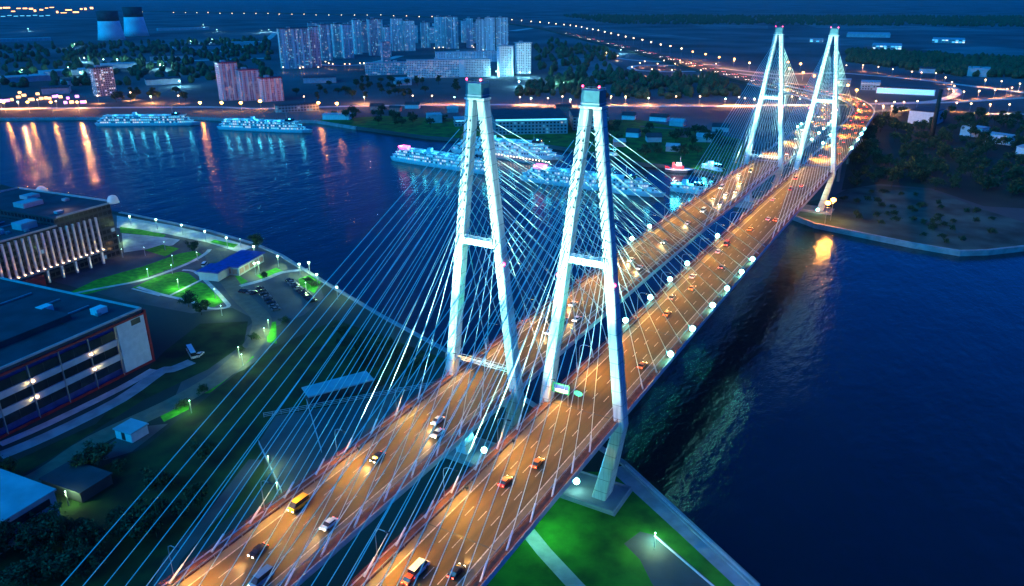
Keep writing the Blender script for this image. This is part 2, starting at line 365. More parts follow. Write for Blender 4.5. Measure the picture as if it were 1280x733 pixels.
g = MB()
for y in (-190, -128, -66, -1.2, 63, 127, 191, 255, 319, 383): g.poly([(-9.7, y, zd(y)+.009), (9.7, y, zd(y)+.009), (9.7, y+.55, zd(y)+.009), (-9.7, y+.55, zd(y)+.009)])
g.build('expansion_joint', M['dark'], deck)
LT, KZ, TZ, BO = 1.75, 30.3, 121.6, 7.5
def leg_x(z):                                                     # axis of a leg above the deck
    t = (z-KZ)/(TZ-KZ); return 12.53+(LT-12.53)*t
def make_pylon(y0, parent):
    py = MB(); rnd = lambda x, y, z, wx, wy: [(x-wx/2, y-wy/2+.35, z), (x-wx/2+.3, y-wy/2, z), (x+wx/2-.3, y-wy/2, z), (x+wx/2, y-wy/2+.35, z), (x+wx/2, y+wy/2-.35, z), (x+wx/2-.3, y+wy/2, z), (x-wx/2+.3, y+wy/2, z), (x-wx/2, y+wy/2-.35, z)]
    root = MB()
    root.box(0, 0, TZ+.02, 2*LT+3.0, 3.9, .5)
    pyl = root.build('pylon', M['pylon'], parent); pyl.location = (0, y0, 0)
    for s in (-1, 1):
        lg = MB().loft([rnd(s*leg_x(z), 0, z, wx, wy) for z, wx, wy in ((KZ, 3.2, 4.1), (60, 2.95, 3.9), (90, 2.7, 3.7), (TZ-.3, 2.55, 3.5))])
        lg.build('leg', M['pylon'], pyl)
        lo = MB().loft([rnd(s*x, 0, z, wx, wy) for z, x, wx, wy in ((3.4, BO, 4.6, 6.2), (KZ-.01, 12.53, 3.3, 4.3))])
        lo.build('lower_leg', M['pylon'], pyl)
        an = MB()                                                 # dark anchor openings along the inner edge of the leg
        for k in range(14):
            z = 81.5+k*2.62; an.box(s*(leg_x(z)-.95), -1.85, z, .4, .3, .6)
        an.build('anchor_openings', M['dark'], pyl)
        bc = MB().ball((s*(leg_x(74)+1.4), -1.2, 74), .5); bc.build('beacon', M['l_red'], pyl)
    x = leg_x(79.5)
    MB().box(0, 0, 79.3, 2*x-2.6, 2.8, 2.0).build('crossbeam', M['pylon'], pyl)
    g = MB()
    for q in (.5, 1.0): g.box(0, -1.3, 80.3+q, 2*x-2.8, .07, .07); g.box(0, 1.3, 80.3+q, 2*x-2.8, .07, .07)
    k = -x+1.6
    while k < x-1.5: g.box(k, -1.3, 80.85, .07, .07, 1.1); g.box(k, 1.3, 80.85, .07, .07, 1.1); k += 1.4
    g.build('beam_railing', M['steel'], pyl)
    MB().box(0, 0, 26.6, 2*10.6, 3.2, 2.2).build('lower_crossbeam', M['pylon'], pyl)
    cap = MB().box(0, 0, TZ+2.3, 5.2, 4.4, 4.0, tx=.96, ty=.96).build('cap', M['cap'], pyl)
    g = MB()
    for q in (-2.4, 2.4): g.box(q, 0, TZ+4.75, .08, 4.4, .08); g.box(0, q*.85, TZ+4.75, 4.9, .08, .08)
    for a in (-2.4, 2.4):
        for b in (-2.05, 2.05): g.box(a, b, TZ+4.5, .1, .1, .6)
    g.build('cap_railing', M['steel'], cap)
    MB().box(0, 0, TZ+1.0, 5.35, 4.55, .25).build('cap_band', M['roof_pale'], cap)
    for a in (-2.3, 2.3): MB().ball((a, -1.9, TZ+5.3), .3).build('beacon', M['l_red'], cap)
    return pyl
def add_truss(pyl, y0):
    # gantry truss between the legs over the deck
    zz = zd(y0)+6.2; g = MB(); x = leg_x(zz)-1.4
    for a in (-.7, .7):
        for b in (0, 1.3): g.box(0, a, zz+b, 2*x, .16, .16)
    k = -x; sg = 1
    while k < x-1: g.tube((k, -.7, zz+(0 if sg > 0 else 1.3)), (k+1.3, -.7, zz+(1.3 if sg > 0 else 0)), .07, n=4); g.tube((k, -.7, zz), (k, .7, zz), .06, n=4); k += 1.3; sg = -sg
    g.build('gantry_truss', M['steel'], pyl)

pylons = [make_pylon(0, bridge), make_pylon(382, bridge)]
cables = []
for py0 in (0, 382):
    for dirn in (-1, 1):
        for k in range(14):
            d = 20+k*(11.2 if (py0 == 0) == (dirn < 0) else 12.55)
            for s in (-1, 1): cables.append((py0, dirn, k, s, py0+dirn*d))
far_short = [c for c in cables if c[0] == 382 and c[1] == 1][::-1]
few = set(far_short[-12:])
rest = MB()
for c in cables:
    py0, dirn, k, s, ya = c
    top = Vector((s*leg_x(81.5+k*2.62), py0+dirn*1.95, 81.5+k*2.62)); bot = Vector((s*11.5, ya, zd(ya)+.2))
    u = (top-bot).normalized(); rad = .088+.02*(k/13)
    if c in few: rest.tube(bot, top, rad, n=5); rest.tube(bot, bot+u*4.5, .26, n=6); continue
    o = MB().tube(bot, top, rad, n=6).build('stay_cable', M['cable'], bridge)
    MB().tube(bot, bot+u*4.6, .27, .24, n=8).build('anchor_tube', M['white'], o)
    if dirn < 0: MB().tube(top-u*4.2, top+u*.3, .13, .15, n=6).build('silhouette_pipe', M['dark'], o)  # dark anchor pipe, coloured to imitate the stay's silhouette against the lit leg
o = rest.build('stay_cable', M['cable'], bridge); o['kind'] = 'stuff'
bridge_l = copy_tree(bridge, loc=(-AX, 0, 0), label='left-hand of the twin cable-stayed bridges, brown deck with headlights coming nearer', group='twin cable-stayed bridges')

for o in [c for c in bridge_l.children if c.name.startswith('pylon')]: add_truss(o, o.location.y)

# pile caps of the pylons
for sx, nm in ((-1, 'left'), (1, 'right')):
    for yy, wh in ((0, 'near'), (382, 'far')):
        t = thing('pylon_footing', f'grey concrete footing with raised rim below the {wh} pylon of the {nm} bridge', 'footing', (sx*AX, yy, 3))
        MB().box(0, 0, .3, 30, 15, .8, tx=.97, ty=.95).build('base', M['concrete'], t)
        g = MB()
        for q in (-1, 1): g.box(0, q*7.0, 1.0, 28.6, .35, .7); g.box(q*14.2, 0, 1.0, .35, 13.6, .7)
        g.build('rim', M['quay'], t)
        if yy == 382: MB().box(0, 0, -1.5, 32, 18, 3.6).build('plinth', M['quay'], t)

# ------------------------------------------------------------------ approach viaducts beyond the far pylons
def smooth(pts, n=8):
    out = []; P = [Vector(p) for p in pts]
    for i in range(len(P)-1):
        p0, p1, p2, p3 = P[max(i-1, 0)], P[i], P[i+1], P[min(i+2, len(P)-1)]
        for k in range(n):
            t = k/n; out.append(.5*((2*p1)+(p2-p0)*t+(2*p0-5*p1+4*p2-p3)*t*t+(3*p1-p0-3*p2+p3)*t**3))
    return out+[P[-1]]
def viaduct(center, width, label, z_of, piers=True):
    t = thing('road_viaduct', label, 'viaduct')
    P = smooth(center, 6); secs = []; n = len(P); T = []
    for i, p in enumerate(P):
        d = P[min(i+1, n-1)]-P[max(i-1, 0)]; d = Vector((d[0], d[1])).normalized(); q = Vector((d.y, -d.x)); z = z_of(p[1]); T.append((p, q, z, d))
        ring = []
        for o, dz in ((-1, 0), (1, 0), (1, -1.2), (.6, -2.2), (-.6, -2.2), (-1, -1.2)): ring.append((p[0]+q.x*o*width/2, p[1]+q.y*o*width/2, z+dz-.02))
        secs.append(ring)
    MB().loft(secs).build('deck', M['fascia'], t)
    mb = MB(); pr = MB()
    for (p, q, z, d), (p2, q2, z2, d2) in zip(T[:-1], T[1:]):
        e = width/2-1.4
        mb.poly([(p[0]-q.x*e, p[1]-q.y*e, z), (p[0]+q.x*e, p[1]+q.y*e, z), (p2[0]+q2.x*e, p2[1]+q2.y*e, z2), (p2[0]-q2.x*e, p2[1]-q2.y*e, z2)])
        for s in (-1, 1):
            e2 = width/2-.25
            pr.loft([[(a[0]+b.x*s*(e2+w), a[1]+b.y*s*(e2+w), c+h) for w, h in ((-.15, 0), (.15, 0), (.15, 1.0), (-.15, 1.0))] for a, b, c in ((p, q, z), (p2, q2, z2))])
    mb.build('carriageway', M['asphalt'], t); pr.build('parapet', M['concrete'], t)
    if piers:
        for i in range(2, n, 5):
            p, q, z, d = T[i]
            if z < 11: continue
            pm = MB()
            for s in (-1, 1): pm.tube((p[0]+q.x*s*6, p[1]+q.y*s*6, 2.9), (p[0]+q.x*s*6, p[1]+q.y*s*6, z-2.1), 1.1, n=10)
            pm.build('pier', M['concrete'], t)
    return t, T
vr_c = [(AX, 404), (16.5, 470), (13, 560), (8, 660), (3, 760), (-4, 840), (-24, 930), (-58, 1015), (-100, 1080), (-170, 1160)]
vl_c = [(-AX, 404), (-19, 470), (-22, 560), (-26.5, 660), (-31, 740), (-42, 830), (-66, 920), (-100, 990), (-142, 1055), (-205, 1130)]
_, TR = viaduct(vr_c, 24.5, 'curving right-hand road viaduct behind the far pylons, glowing orange with traffic', zd)
_, TL = viaduct(vl_c, 24.5, 'left-hand road viaduct leading on from the left bridge beyond the far pylon', zd)

# ------------------------------------------------------------------ roads on the far bank
def gpts(px, z=3.0): return [tuple(q[:2]) for q in pxs(px, z)]
hw = [(-188, 1146), (-255, 1225), (-362, 1368), (-480, 1530), (-646, 1748), (-860, 2020), (-1111, 2335), (-1494, 2817), (-2100, 3400), (-3000, 4000), (-4300, 4300), (-7000, 4400)]
hws = smooth(hw, 4)
strip_along('highway', hws, 7.6, 44, M['asphalt'])
mb = MB()
for a, b in zip(hws[:-1], hws[1:]):
    d = (b-a); mb.box(*(a+b)/2, 5.25, 52, d.length+4, 4.6, math.atan2(d.y, d.x)-PI/2, tx=.87)
struct('highway_embankment', mb, M['land'])
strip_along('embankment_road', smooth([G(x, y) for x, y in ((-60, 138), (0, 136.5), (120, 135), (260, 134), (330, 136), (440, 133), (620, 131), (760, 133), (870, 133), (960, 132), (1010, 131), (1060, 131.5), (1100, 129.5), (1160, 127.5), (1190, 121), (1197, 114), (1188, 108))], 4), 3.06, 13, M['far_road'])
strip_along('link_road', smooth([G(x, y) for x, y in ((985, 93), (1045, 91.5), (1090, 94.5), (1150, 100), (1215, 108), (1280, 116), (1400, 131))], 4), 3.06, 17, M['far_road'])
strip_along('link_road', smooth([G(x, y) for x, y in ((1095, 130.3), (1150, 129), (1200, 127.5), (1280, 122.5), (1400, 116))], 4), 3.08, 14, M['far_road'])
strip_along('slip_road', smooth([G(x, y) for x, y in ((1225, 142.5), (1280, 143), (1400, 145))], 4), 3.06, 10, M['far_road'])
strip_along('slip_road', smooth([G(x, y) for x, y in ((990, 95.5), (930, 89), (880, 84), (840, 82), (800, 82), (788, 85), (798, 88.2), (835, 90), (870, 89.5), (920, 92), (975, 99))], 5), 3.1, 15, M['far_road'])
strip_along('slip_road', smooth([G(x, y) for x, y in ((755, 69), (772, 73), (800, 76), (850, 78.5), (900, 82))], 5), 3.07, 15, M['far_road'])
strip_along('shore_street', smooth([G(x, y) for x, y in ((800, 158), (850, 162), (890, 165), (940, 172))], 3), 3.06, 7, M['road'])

strip_along('city_street', smooth([G(x, y) for x, y in ((-40, 108), (0, 102), (60, 94), (120, 84), (165, 80), (240, 76), (330, 73))], 3), 3.06, 26, M['far_road'])
strip_along('city_street', smooth([G(x, y) for x, y in ((250, 68), (290, 62), (330, 52), (345, 40))], 3), 3.06, 22, M['far_road'])
strip_along('city_street', smooth([G(x, y) for x, y in ((385, 80), (420, 82), (460, 80), (500, 70))], 3), 3.07, 22, M['far_road'])
strip_along('city_street', smooth([G(x, y) for x, y in ((640, 39), (670, 35), (700, 33))], 3), 3.06, 40, M['far_road'])
# ------------------------------------------------------------------ lamps
def mast_proto(name, h, rad, m, arm=0.0):
    t = thing(name, 'x', 'street lamp')
    g = MB().tube((0, 0, 0), (0, 0, h), .22, .12, 6)
    if arm: g.tube((0, 0, h), (arm, 0, h+.4), .1, n=5)
    g.build('pole', M['steel'], t)
    hd = MB().ball((arm, 0, h+.3), rad, 8, 5, .75); hd.build('lamp_head', m, t, True)
    return t
protos = {}
def lamp(kind, loc, label, group, power=0, rz=0, col=None):
    K = {'far': ('street_lamp', 20, 1.7, 'l_far'), 'farw': ('street_lamp', 20, 1.5, 'l_white'), 'orange': ('street_lamp', 14, 1.9, 'l_orange'), 'bigorange': ('street_lamp', 11, 1.9, 'l_big'), 'warm': ('street_lamp', 11, 1.0, 'l_warm'),
         'park': ('park_lamp', 6.5, .62, 'l_green'), 'post': ('park_lamp', 5, .2, 'l_green'), 'dot': ('street_lamp', 9, 1.0, 'l_green')}[kind]
    if kind not in protos:
        protos[kind] = o = mast_proto(K[0], K[1], K[2], M[K[3]]); o.location = loc; tag(o, label, None, group)
    else: o = copy_tree(protos[kind], loc, rz, label, group)
    if power and ('orange' in kind or kind in ('park', 'post', 'dot')): light('POINT', (loc[0], loc[1], loc[2]+K[1]-K[2]-.5), power, col or WARM, size=.5)
    elif power: light('SPOT', (loc[0], loc[1], loc[2]+K[1]-K[2]-.5), power, col or WARM, target=(loc[0]+.01, loc[1], loc[2]), size=.4, angle=125, blend=.6)
    return o
def top_at(x, y, h, z0): q = G(x, y, z0+h); return Vector((q.x, q.y, z0))
heads = [(178, 15), (217, 16), (232, 16), (246, 16), (260, 16), (275, 17), (290, 17), (305, 17), (320, 17), (335, 17), (349, 18), (365, 18), (380, 18), (395, 19), (411, 19), (427, 19), (443, 19), (459, 19), (476, 19), (492, 20), (508, 20), (524, 21), (540, 21), (586, 23), (640, 25), (652, 26), (664, 27), (675, 28), (686, 29), (695, 30), (705, 31), (713, 32), (720, 33), (727, 34), (734, 36), (741, 37), (748, 38), (756, 40), (764, 42), (773, 44), (782, 46), (792, 48), (803, 50), (814, 53), (826, 56), (838, 58), (852, 61)]
for i, (x, y) in enumerate(heads):
    lamp('far', top_at(x, y, 20, 3), f'white mast lamp beside the distant highway, {nth(i)} from the left', 'mast lamps along the distant highway')
hot = [(866, 65), (882, 68), (899, 72), (918, 74), (937, 79), (987, 86), (1004, 91), (1018, 95), (1060, 107), (1071, 113), (1047, 103), (985, 78), (1001, 80)]
for i, (x, y) in enumerate(hot):
    lamp('orange', top_at(x, y, 14, 8), f'orange lamp over the far junction, {nth(i)} along the bending highway', 'orange junction lamps', 9e4, col=ORANGE)
rj = [(1058, 82), (1079, 82), (1098, 84), (1116, 87), (1140, 90), (1152, 91), (1170, 92), (1182, 97), (1190, 103), (1193, 108), (1192, 115), (1186, 112), (1205, 115), (1224, 114), (1244, 113), (1259, 112), (1095, 127), (1118, 128), (1130, 128), (1147, 127), (1172, 128), (1196, 129), (1214, 130), (1238, 131), (1262, 131), (1232, 100), (1252, 102), (1275, 105), (1265, 110), (1080, 131), (1104, 133), (1115, 133)]
for i, (x, y) in enumerate(rj):
    lamp('warm', top_at(x, y, 11, 3), f'small warm street lamp at the right-hand interchange, {nth(i)} in walking order', 'warm lamps at the interchange', 8e4, col=(1, .34, .1))
er = [(0, 128), (22, 127), (47, 126), (70, 128), (97, 127), (122, 121), (163, 117), (188, 120), (223, 121), (380, 122), (455, 121), (516, 121), (540, 121), (568, 121), (586, 121), (650, 123), (664, 122), (685, 124), (703, 122), (713, 124), (764, 122), (782, 122), (811, 122), (845, 122), (875, 122), (907, 123), (924, 123), (931, 124), (943, 123), (966, 122), (990, 122), (1000, 123)]
for i, (x, y) in enumerate(er):
    lamp('dot' if i % 3 == 1 else 'warm', top_at(x, y, 10, 3), f'{"pale" if i % 3 == 1 else "warm"} street lamp along the far embankment road, {nth(i)} from the left', 'lamps along the embankment road', 1.2e5, col=(1, .34, .1))
bo = [(5, 131), (35, 131), (64, 131), (97, 131), (250, 129), (277, 129), (301, 129), (325, 127), (398, 129), (421, 130)]
for i, (x, y) in enumerate(bo):
    lamp('bigorange' if i > 3 else 'orange', top_at(x, y, 11, 3), f'bright orange sodium lamp on the far quay, {nth(i)} from the left', 'sodium lamps on the far quay', 1.0e4, col=ORANGE)
sl_ = [(800, 79), (806, 77), (822, 80), (844, 80), (864, 79), (790, 84), (815, 87), (840, 88), (876, 88), (895, 80), (758, 66), (772, 70), (830, 76), (850, 76)]
for i, (x, y) in enumerate(sl_):
    lamp('warm', top_at(x, y, 11, 3), f'small warm lamp on the far looping ramp, {nth(i)} of the loop', 'lamps on the looping ramp', 1.3e5, col=(1, .36, .12))
cl = [(85, 84), (35, 36), (93, 55), (105, 72), (129, 74), (146, 74), (160, 73), (170, 82), (200, 80), (204, 82), (254, 31), (271, 37), (27, 87), (100, 90), (224, 101), (238, 51), (265, 49), (327, 38), (336, 37), (354, 85), (375, 86), (379, 85), (398, 85), (407, 78), (411, 80), (416, 81), (431, 81), (437, 81), (450, 80), (455, 80), (471, 63), (543, 61), (549, 60), (554, 60), (590, 58), (592, 60), (604, 63), (621, 64), (620, 89), (650, 90), (662, 90), (649, 101), (705, 103), (776, 62)]
for i, (x, y) in enumerate(cl):
    warm = 350 < x < 620
    lamp('warm' if warm else 'dot', top_at(x, y, 10, 3), f'{"orange" if warm else "pale green"} street lamp among the city blocks, {nth(i)} from the left side', 'lamps among the city blocks', 1.6e4 if warm else 9e4, col=(1, .36, .12) if warm else (.3, .85, 1))

# deck lamps: hooked posts along the left kerb of each bridge
def post_proto():
    t = thing('bridge_lamp_post', 'x', 'street lamp')
    MB().path([(0, 0, .3), (0, 0, 8.0), (.25, 0, 9.0), (1.2, 0, 9.6), (3.2, 0, 9.75)], .095, 6).build('pole', M['steel'], t)
    hd = MB().box(3.6, 0, 9.72, 1.3, .45, .22).build('lamp_head', M['dark'], t)
    MB().box(3.6, 0, 9.595, 1.1, .36, .03).build('lens', M['l_warm'], hd)
    MB().box(0, 0, .5, .5, .5, .7).build('base', M['concrete'], t)
    return t
post = None
for cx, nm in ((-AX, 'left'), (AX, 'right')):
    for i in range(24):
        y = -212+i*26.
        for s in (-1, 1):
            loc = (cx+s*11.9, y+(13 if s > 0 else 0), zd(y)); lab = f'hooked lamp post on the {"outer" if s*cx > 0 else "inner"} edge of the {nm} bridge, {nth(i)} outward'
            if s > 0: pass
            if post is None:
                post = post_proto(); post.location = loc; tag(post, lab, None, 'lamp posts on the bridges')
            elif s < 0: copy_tree(post, loc, 0, lab, 'lamp posts on the bridges')
            if s < 0:
                light('SPOT', (loc[0]+3.6, y, loc[2]+9.4), 2.9e4, (1, .47, .04), target=(loc[0]+12.0, y, loc[2]), size=.4, angle=168, blend=1.0)
for T, nm in ((TR, 'right'), (TL, 'left')):
    for i in range(3, len(T), 5):
        p, q, z, d = T[i]
        o = copy_tree(post, (p[0]-q.x*11.2, p[1]-q.y*11.2, z-.3), math.atan2(q.y, q.x), f'hooked lamp post on the {nm} viaduct past the far pylons, {nth(i//5)} outward', 'lamp posts on the viaducts')
        light('SPOT', (p[0]-q.x*6, p[1]-q.y*6, z+9.2), 1.5e5, (1, .42, .06), target=(p[0], p[1], z), size=.4, angle=155, blend=.9)

# floodlights
def flood_proto():
    t = thing('floodlight', 'x', 'floodlight')
    MB().tube((0, 0, 0), (0, 0, 1.3), .12).box(0, 0, 1.35, 1.8, .2, .2).build('bracket', M['dark'], t)
    for a in (0,):
        h = MB().box(a, .3, 2.0, 1.5, .7, 1.5).build('housing', M['dark'], t)
        MB().ball((a, -.35, 2.0), 1.0, 14, 9).build('lens', M['l_flood'], h, True)
    return t
def washer_proto():
    t = thing('floodlight', 'x', 'floodlight')
    MB().tube((0, 0, 0), (0, 0, .7), .1).build('bracket', M['dark'], t)
    h = MB().box(0, 0, 1.0, 1.0, .4, .7).build('housing', M['dark'], t)
    MB().box(0, -.21, 1.0, .85, .03, .55).build('lens', M['l_green'], h)
    return t
wash = [None]
def washer(loc, rz, label, group):
    if wash[0] is None: wash[0] = o = washer_proto(); o.location = loc; o.rotation_euler.z = rz; tag(o, label, None, group)
    else: copy_tree(wash[0], loc, rz, label, group)
fl = None
def flood(loc, rz, label, power, target, col=TEAL, angle=110, group='floodlights on the bridges'):
    global fl
    if fl is None:
        fl = flood_proto(); fl.location = loc; fl.rotation_euler.z = rz; tag(fl, label, None, group)
    else: copy_tree(fl, loc, rz, label, group)
    if power: light('SPOT', (loc[0]-math.sin(-rz)*-1.2, loc[1]-math.cos(rz)*1.2, loc[2]+2), power, col, target=target, size=.6, angle=angle, blend=.7)
glow = [(788, 291, -31), (810, 277, -31), (777, 401, 4), (808, 373, 4), (833, 347, 4), (855, 325, 4), (893, 292, 4), (845, 415, 31), (872, 386, 31), (897, 359, 31), (915, 338, 31), (933, 318, 31), (947, 300, 31)]
for i, (x, y, X) in enumerate(glow):
    d = ray(x, y); P = CAM+d*(X-CAM[0])/d[0]
    wh = {-31: 'outer kerb of the left bridge', 4: 'gap-side kerb of the right bridge', 31: 'outer kerb of the right bridge'}[X]
    z = zd(P[1]); light('POINT', (X-1.2, P[1]-2.5, z+2.2), 1100, (.06, 1, .65), size=.3)
    X = {-31: -29.9, 4: 5.7, 31: 29.9}[X]
    flood((X, P[1], z+.2), 0, f'glaring floodlight on the {wh}, {nth(i)} along', 2.0e3, (X+math.copysign(9, X), P[1]-10, 0), TEAL, 150)
far_glow = [(990, 158), (997, 154), (1012, 168), (1018, 160), (1027, 153), (1036, 150), (1021, 176), (1035, 172), (1046, 186), (1053, 188), (1062, 178), (1067, 170), (1073, 166), (1079, 160)]
for i, (x, y) in enumerate(far_glow):
    P = G(x, y, 26)
    q_, n_, z_ = min(((t_[0]+Vector((t_[1].x, t_[1].y))*e_, t_[1], t_[2]) for t_ in TR+TL for e_ in (-12.0, 12.0)), key=lambda v: (Vector(v[0][:2])-Vector((P.x, P.y))).length)
    flood((q_[0], q_[1]+(i % 3-1)*6, z_), 0, f'small glaring floodlight behind the far pylons, {nth(i)} from the left', 3e4, (math.copysign(AX, P.x), 384, 75), TEAL, 80)
P = G(605, 562, 7); flood((P.x, P.y, 5), .6, 'blue-white floodlight between the decks at the foot of the near left pylon', 5e4, (P.x-8, P.y+9, 24), (.1, .9, 1), 120)
P = G(720, 601, 7); flood((P.x, P.y, 5), .9, 'dazzling green-white floodlight at the foot of the near right pylon', 9e4, (28, -1, 16), (.005, .42, 1), 70)
o = flood((25, 372, 4), .3, 'white floodlight at the waterside foot of the far right pylon', 6e4, (25, 380, 20), TEAL, 120)
for cx in (-AX, AX):
    for py0 in (0, 382):
        sidew = 'left' if cx < 0 else 'right'; nf = 'near' if py0 == 0 else 'far'
        for k, (dx, dy, tz, pw, ang) in enumerate(((-8.5, -51, 98, 1.7e6, 50), (-8.5, -27, 52, 1.1e5, 70))):
            y = py0+dy; z = zd(y)
            l = (cx+dx, y, z+.4)
            washer(l, PI, f'small dark floodlight aimed at the {nf} {sidew} pylon, {"farther" if k == 0 else "closer"} one', 'pylon washers')
            light('SPOT', (l[0], l[1]+1.4, l[2]+2), pw, (.5, 1, .86), target=(cx+1, py0, tz), size=.6, angle=ang, blend=.6)
        # green floods between the legs
        light('SPOT', (cx+9, py0-3, zd(py0)+1), 5.0e4, (.005, .8, .35), target=(cx-5, py0, 90), size=.4, angle=60, blend=.8)
        # cold wash upwards on the stays from the main-span side
        light('SPOT', (cx, py0+60 if py0 == 0 else py0-60, zd(py0)+1.5), 2.4e4, (.1, .75, 1), target=(cx, py0, 95), size=.6, angle=100, blend=.8)
        light('SPOT', (cx, py0-70 if py0 == 0 else py0+60, zd(py0)+1.5), 2.4e4, (.1, .75, 1), target=(cx, py0, 80), size=.6, angle=110, blend=.8)
# orange lamp at the foot of the far right pylon
for i, (x, y) in enumerate(((1041, 256), (1034, 260))):
    P = top_at(x, y, 11, 3)
    lamp('orange', P, f'{"taller" if i else "brighter"} orange sodium lamp at the foot of the far right pylon', 'sodium lamps by the far pylon', 2.2e4, col=ORANGE)

# sign gantries at the near right pylon
t = thing('road_sign', 'large green-framed road sign with blue and white fields at the near right pylon', 'road sign', (9.0, -.9, 31.0))
MB().box(1.2, .2, 6.2, 6.6, .14, 3.3).build('panel', mat('sign green', (.01, .28, .14), .5), t)
MB().box(1.7, .1, 6.7, 4.7, .06, 1.3).build('field', mat('sign blue', (.01, .03, .3), .5), t)
MB().box(1.7, .1, 5.5, 4.7, .06, 1.0).build('field', mat('sign white', (.75, .78, .8), .5), t, label='white lower field')
g = MB()
for a in (-1.5, 4.0): g.tube((a, .35, -.2), (a, .35, 7.6), .12)
g.build('post', M['steel'], t)
light('SPOT', (10.5, -5, 36.5), 150, (.8, .95, 1), target=(10.2, -.9, 37.2), angle=80)
t = thing('road_sign', 'small rounded green sign on a post beside the large road sign', 'road sign', (16.6, -1.2, 31.0))
MB().loft([[(1.5*math.cos(2*PI*i/16), yy, 6.4+.95*math.sin(2*PI*i/16)) for i in range(16)] for yy in (-.08, .08)]).build('panel', bpy.data.materials['sign green'], t)
MB().tube((0, .2, -.2), (0, .2, 6.5), .1).build('post', M['steel'], t)

# ------------------------------------------------------------------ vehicles
PAINTS = {'white': mat('white paint', (.75, .75, .74), .3, var=.03, spec=.6), 'black': mat('black paint', (.02, .02, .022), .25, var=.05, spec=.6), 'red': mat('red paint', (.5, .03, .02), .3, var=.05, spec=.6),
          'orange': mat('orange paint', (.65, .2, .03), .3, var=.05, spec=.6), 'grey': mat('grey paint', (.2, .21, .22), .3, .3, var=.05), 'yellow': mat('yellow paint', (.8, .42, .03), .35, var=.05), 'blue': mat('blue paint', (.05, .2, .4), .3, var=.05)}
def car_proto(kind, paint, lit=True):
    t = thing({'car': 'car', 'van': 'van', 'bus': 'bus'}[kind], 'x', kind)
    Lh, W, H, prof, cab = {
        'car': (4.6, 1.85, 1.5, [(-2.3, .35), (2.3, .35), (2.3, .85), (1.2, 1.0), (-1.6, 1.02), (-2.3, .95)], [(-1.75, 1.0), (1.25, 1.0), (.55, 1.5), (-1.15, 1.5)]),
        'van': (5.6, 2.05, 2.4, [(-2.8, .4), (2.8, .4), (2.8, 1.05), (2.3, 1.25), (-2.8, 1.25)], [(-2.8, 1.24), (2.3, 1.24), (1.5, 2.4), (-2.75, 2.4)]),
        'bus': (10.5, 2.5, 3.1, [(-5.25, .45), (5.25, .45), (5.25, 1.5), (-5.25, 1.5)], [(-5.25, 1.49), (5.25, 1.49), (5.1, 3.1), (-5.2, 3.1)])}[kind]
    body = MB().loft([[(s*W/2*k, p[0], p[1]) for p in prof] for s, k in ((-1, .94), (-1, 1), (1, 1), (1, .94))]); body.build('body', PAINTS[paint], t)
    MB().loft([[(s*W/2*.9, p[0], p[1]) for p in cab] for s in (-1, 1)]).build('windows', M['glass'], t)
    zt = cab[2][1]; MB().box(0, (cab[2][0]+cab[3][0])/2, zt+.03, W*.86, abs(cab[2][0]-cab[3][0])*.97, .08).build('roof', PAINTS[paint], t)
    for a in (-1, 1):
        for b in (-1, 1):
            r = .33 if kind == 'car' else .42
            MB().tube((a*W*.42, b*Lh*.3, r), (a*W*.505, b*Lh*.3, r), r, n=12).build('wheel', M['dark'], t)
        MB().box(a*W*.36, Lh/2+.01, .72, .42, .1, .26).build('headlight', M['l_head' if lit else 'white'], t)
        MB().box(a*W*.36, -Lh/2-.01, .82, .4, .1, .26).build('tail_light', M['l_tail' if lit else 'red'], t)
    return t
CP = {}
def put_car(kind, paint, loc, rz, label, group, beam=4e3, lit=True):
    k = (kind, paint, lit)
    if k not in CP: CP[k] = o = car_proto(kind, paint, lit); o.location = loc; o.rotation_euler.z = rz; tag(o, label, None, group)
    else: o = copy_tree(CP[k], loc, rz, label, group)
    if beam:
        d = Vector((-math.sin(rz), math.cos(rz), 0))
        light('SPOT', tuple(Vector(loc)+d*2.6+Vector((0, 0, .9))), beam, (1, .68, .3), target=tuple(Vector(loc)+d*14), size=.25, angle=70, blend=.7)
def on_deck(x, y):
    z = 31.
    for _ in range(6): P = G(x, y, z+.8); z = zd(P.y)
    return Vector((P.x, P.y, z+.012))
left_cars = [(380, 634, 'van', 'yellow'), (327, 690, 'car', 'black'), (419, 658, 'car', 'white'), (327, 724, 'van', 'blue'), (471, 571, 'car', 'black'), (552, 527, 'car', 'white'), (556, 544, 'car', 'white'), (682, 413, 'car', 'white'), (722, 381, 'car', 'white'), (710, 401, 'car', 'grey'), (728, 400, 'car', 'white'), (791, 325, 'car', 'white'), (802, 335, 'car', 'white'), (830, 302, 'car', 'grey'), (862, 279, 'car', 'white'), (876, 263, 'van', 'white'), (891, 247, 'car', 'yellow'), (898, 234, 'van', 'white'), (904, 242, 'car', 'white'), (904, 255, 'car', 'grey'), (926, 219, 'car', 'white'), (929, 229, 'car', 'yellow'), (939, 214, 'van', 'yellow'), (925, 240, 'car', 'orange')]
right_cars = [(519, 709, 'van', 'white'), (523, 726, 'car', 'red'), (563, 711, 'car', 'black'), (627, 600, 'car', 'red'), (668, 577, 'car', 'orange'), (797, 455, 'car', 'orange'), (831, 391, 'car', 'orange'), (838, 371, 'car', 'grey'), (865, 345, 'car', 'white'), (867, 360, 'car', 'orange'), (900, 333, 'car', 'grey'), (904, 304, 'van', 'red'), (903, 315, 'car', 'white'), (936, 286, 'car', 'orange'), (957, 273, 'car', 'white'), (965, 274, 'car', 'orange'), (970, 250, 'car', 'white'), (985, 236, 'van', 'red'), (994, 223, 'van', 'red'), (1000, 232, 'car', 'red')]
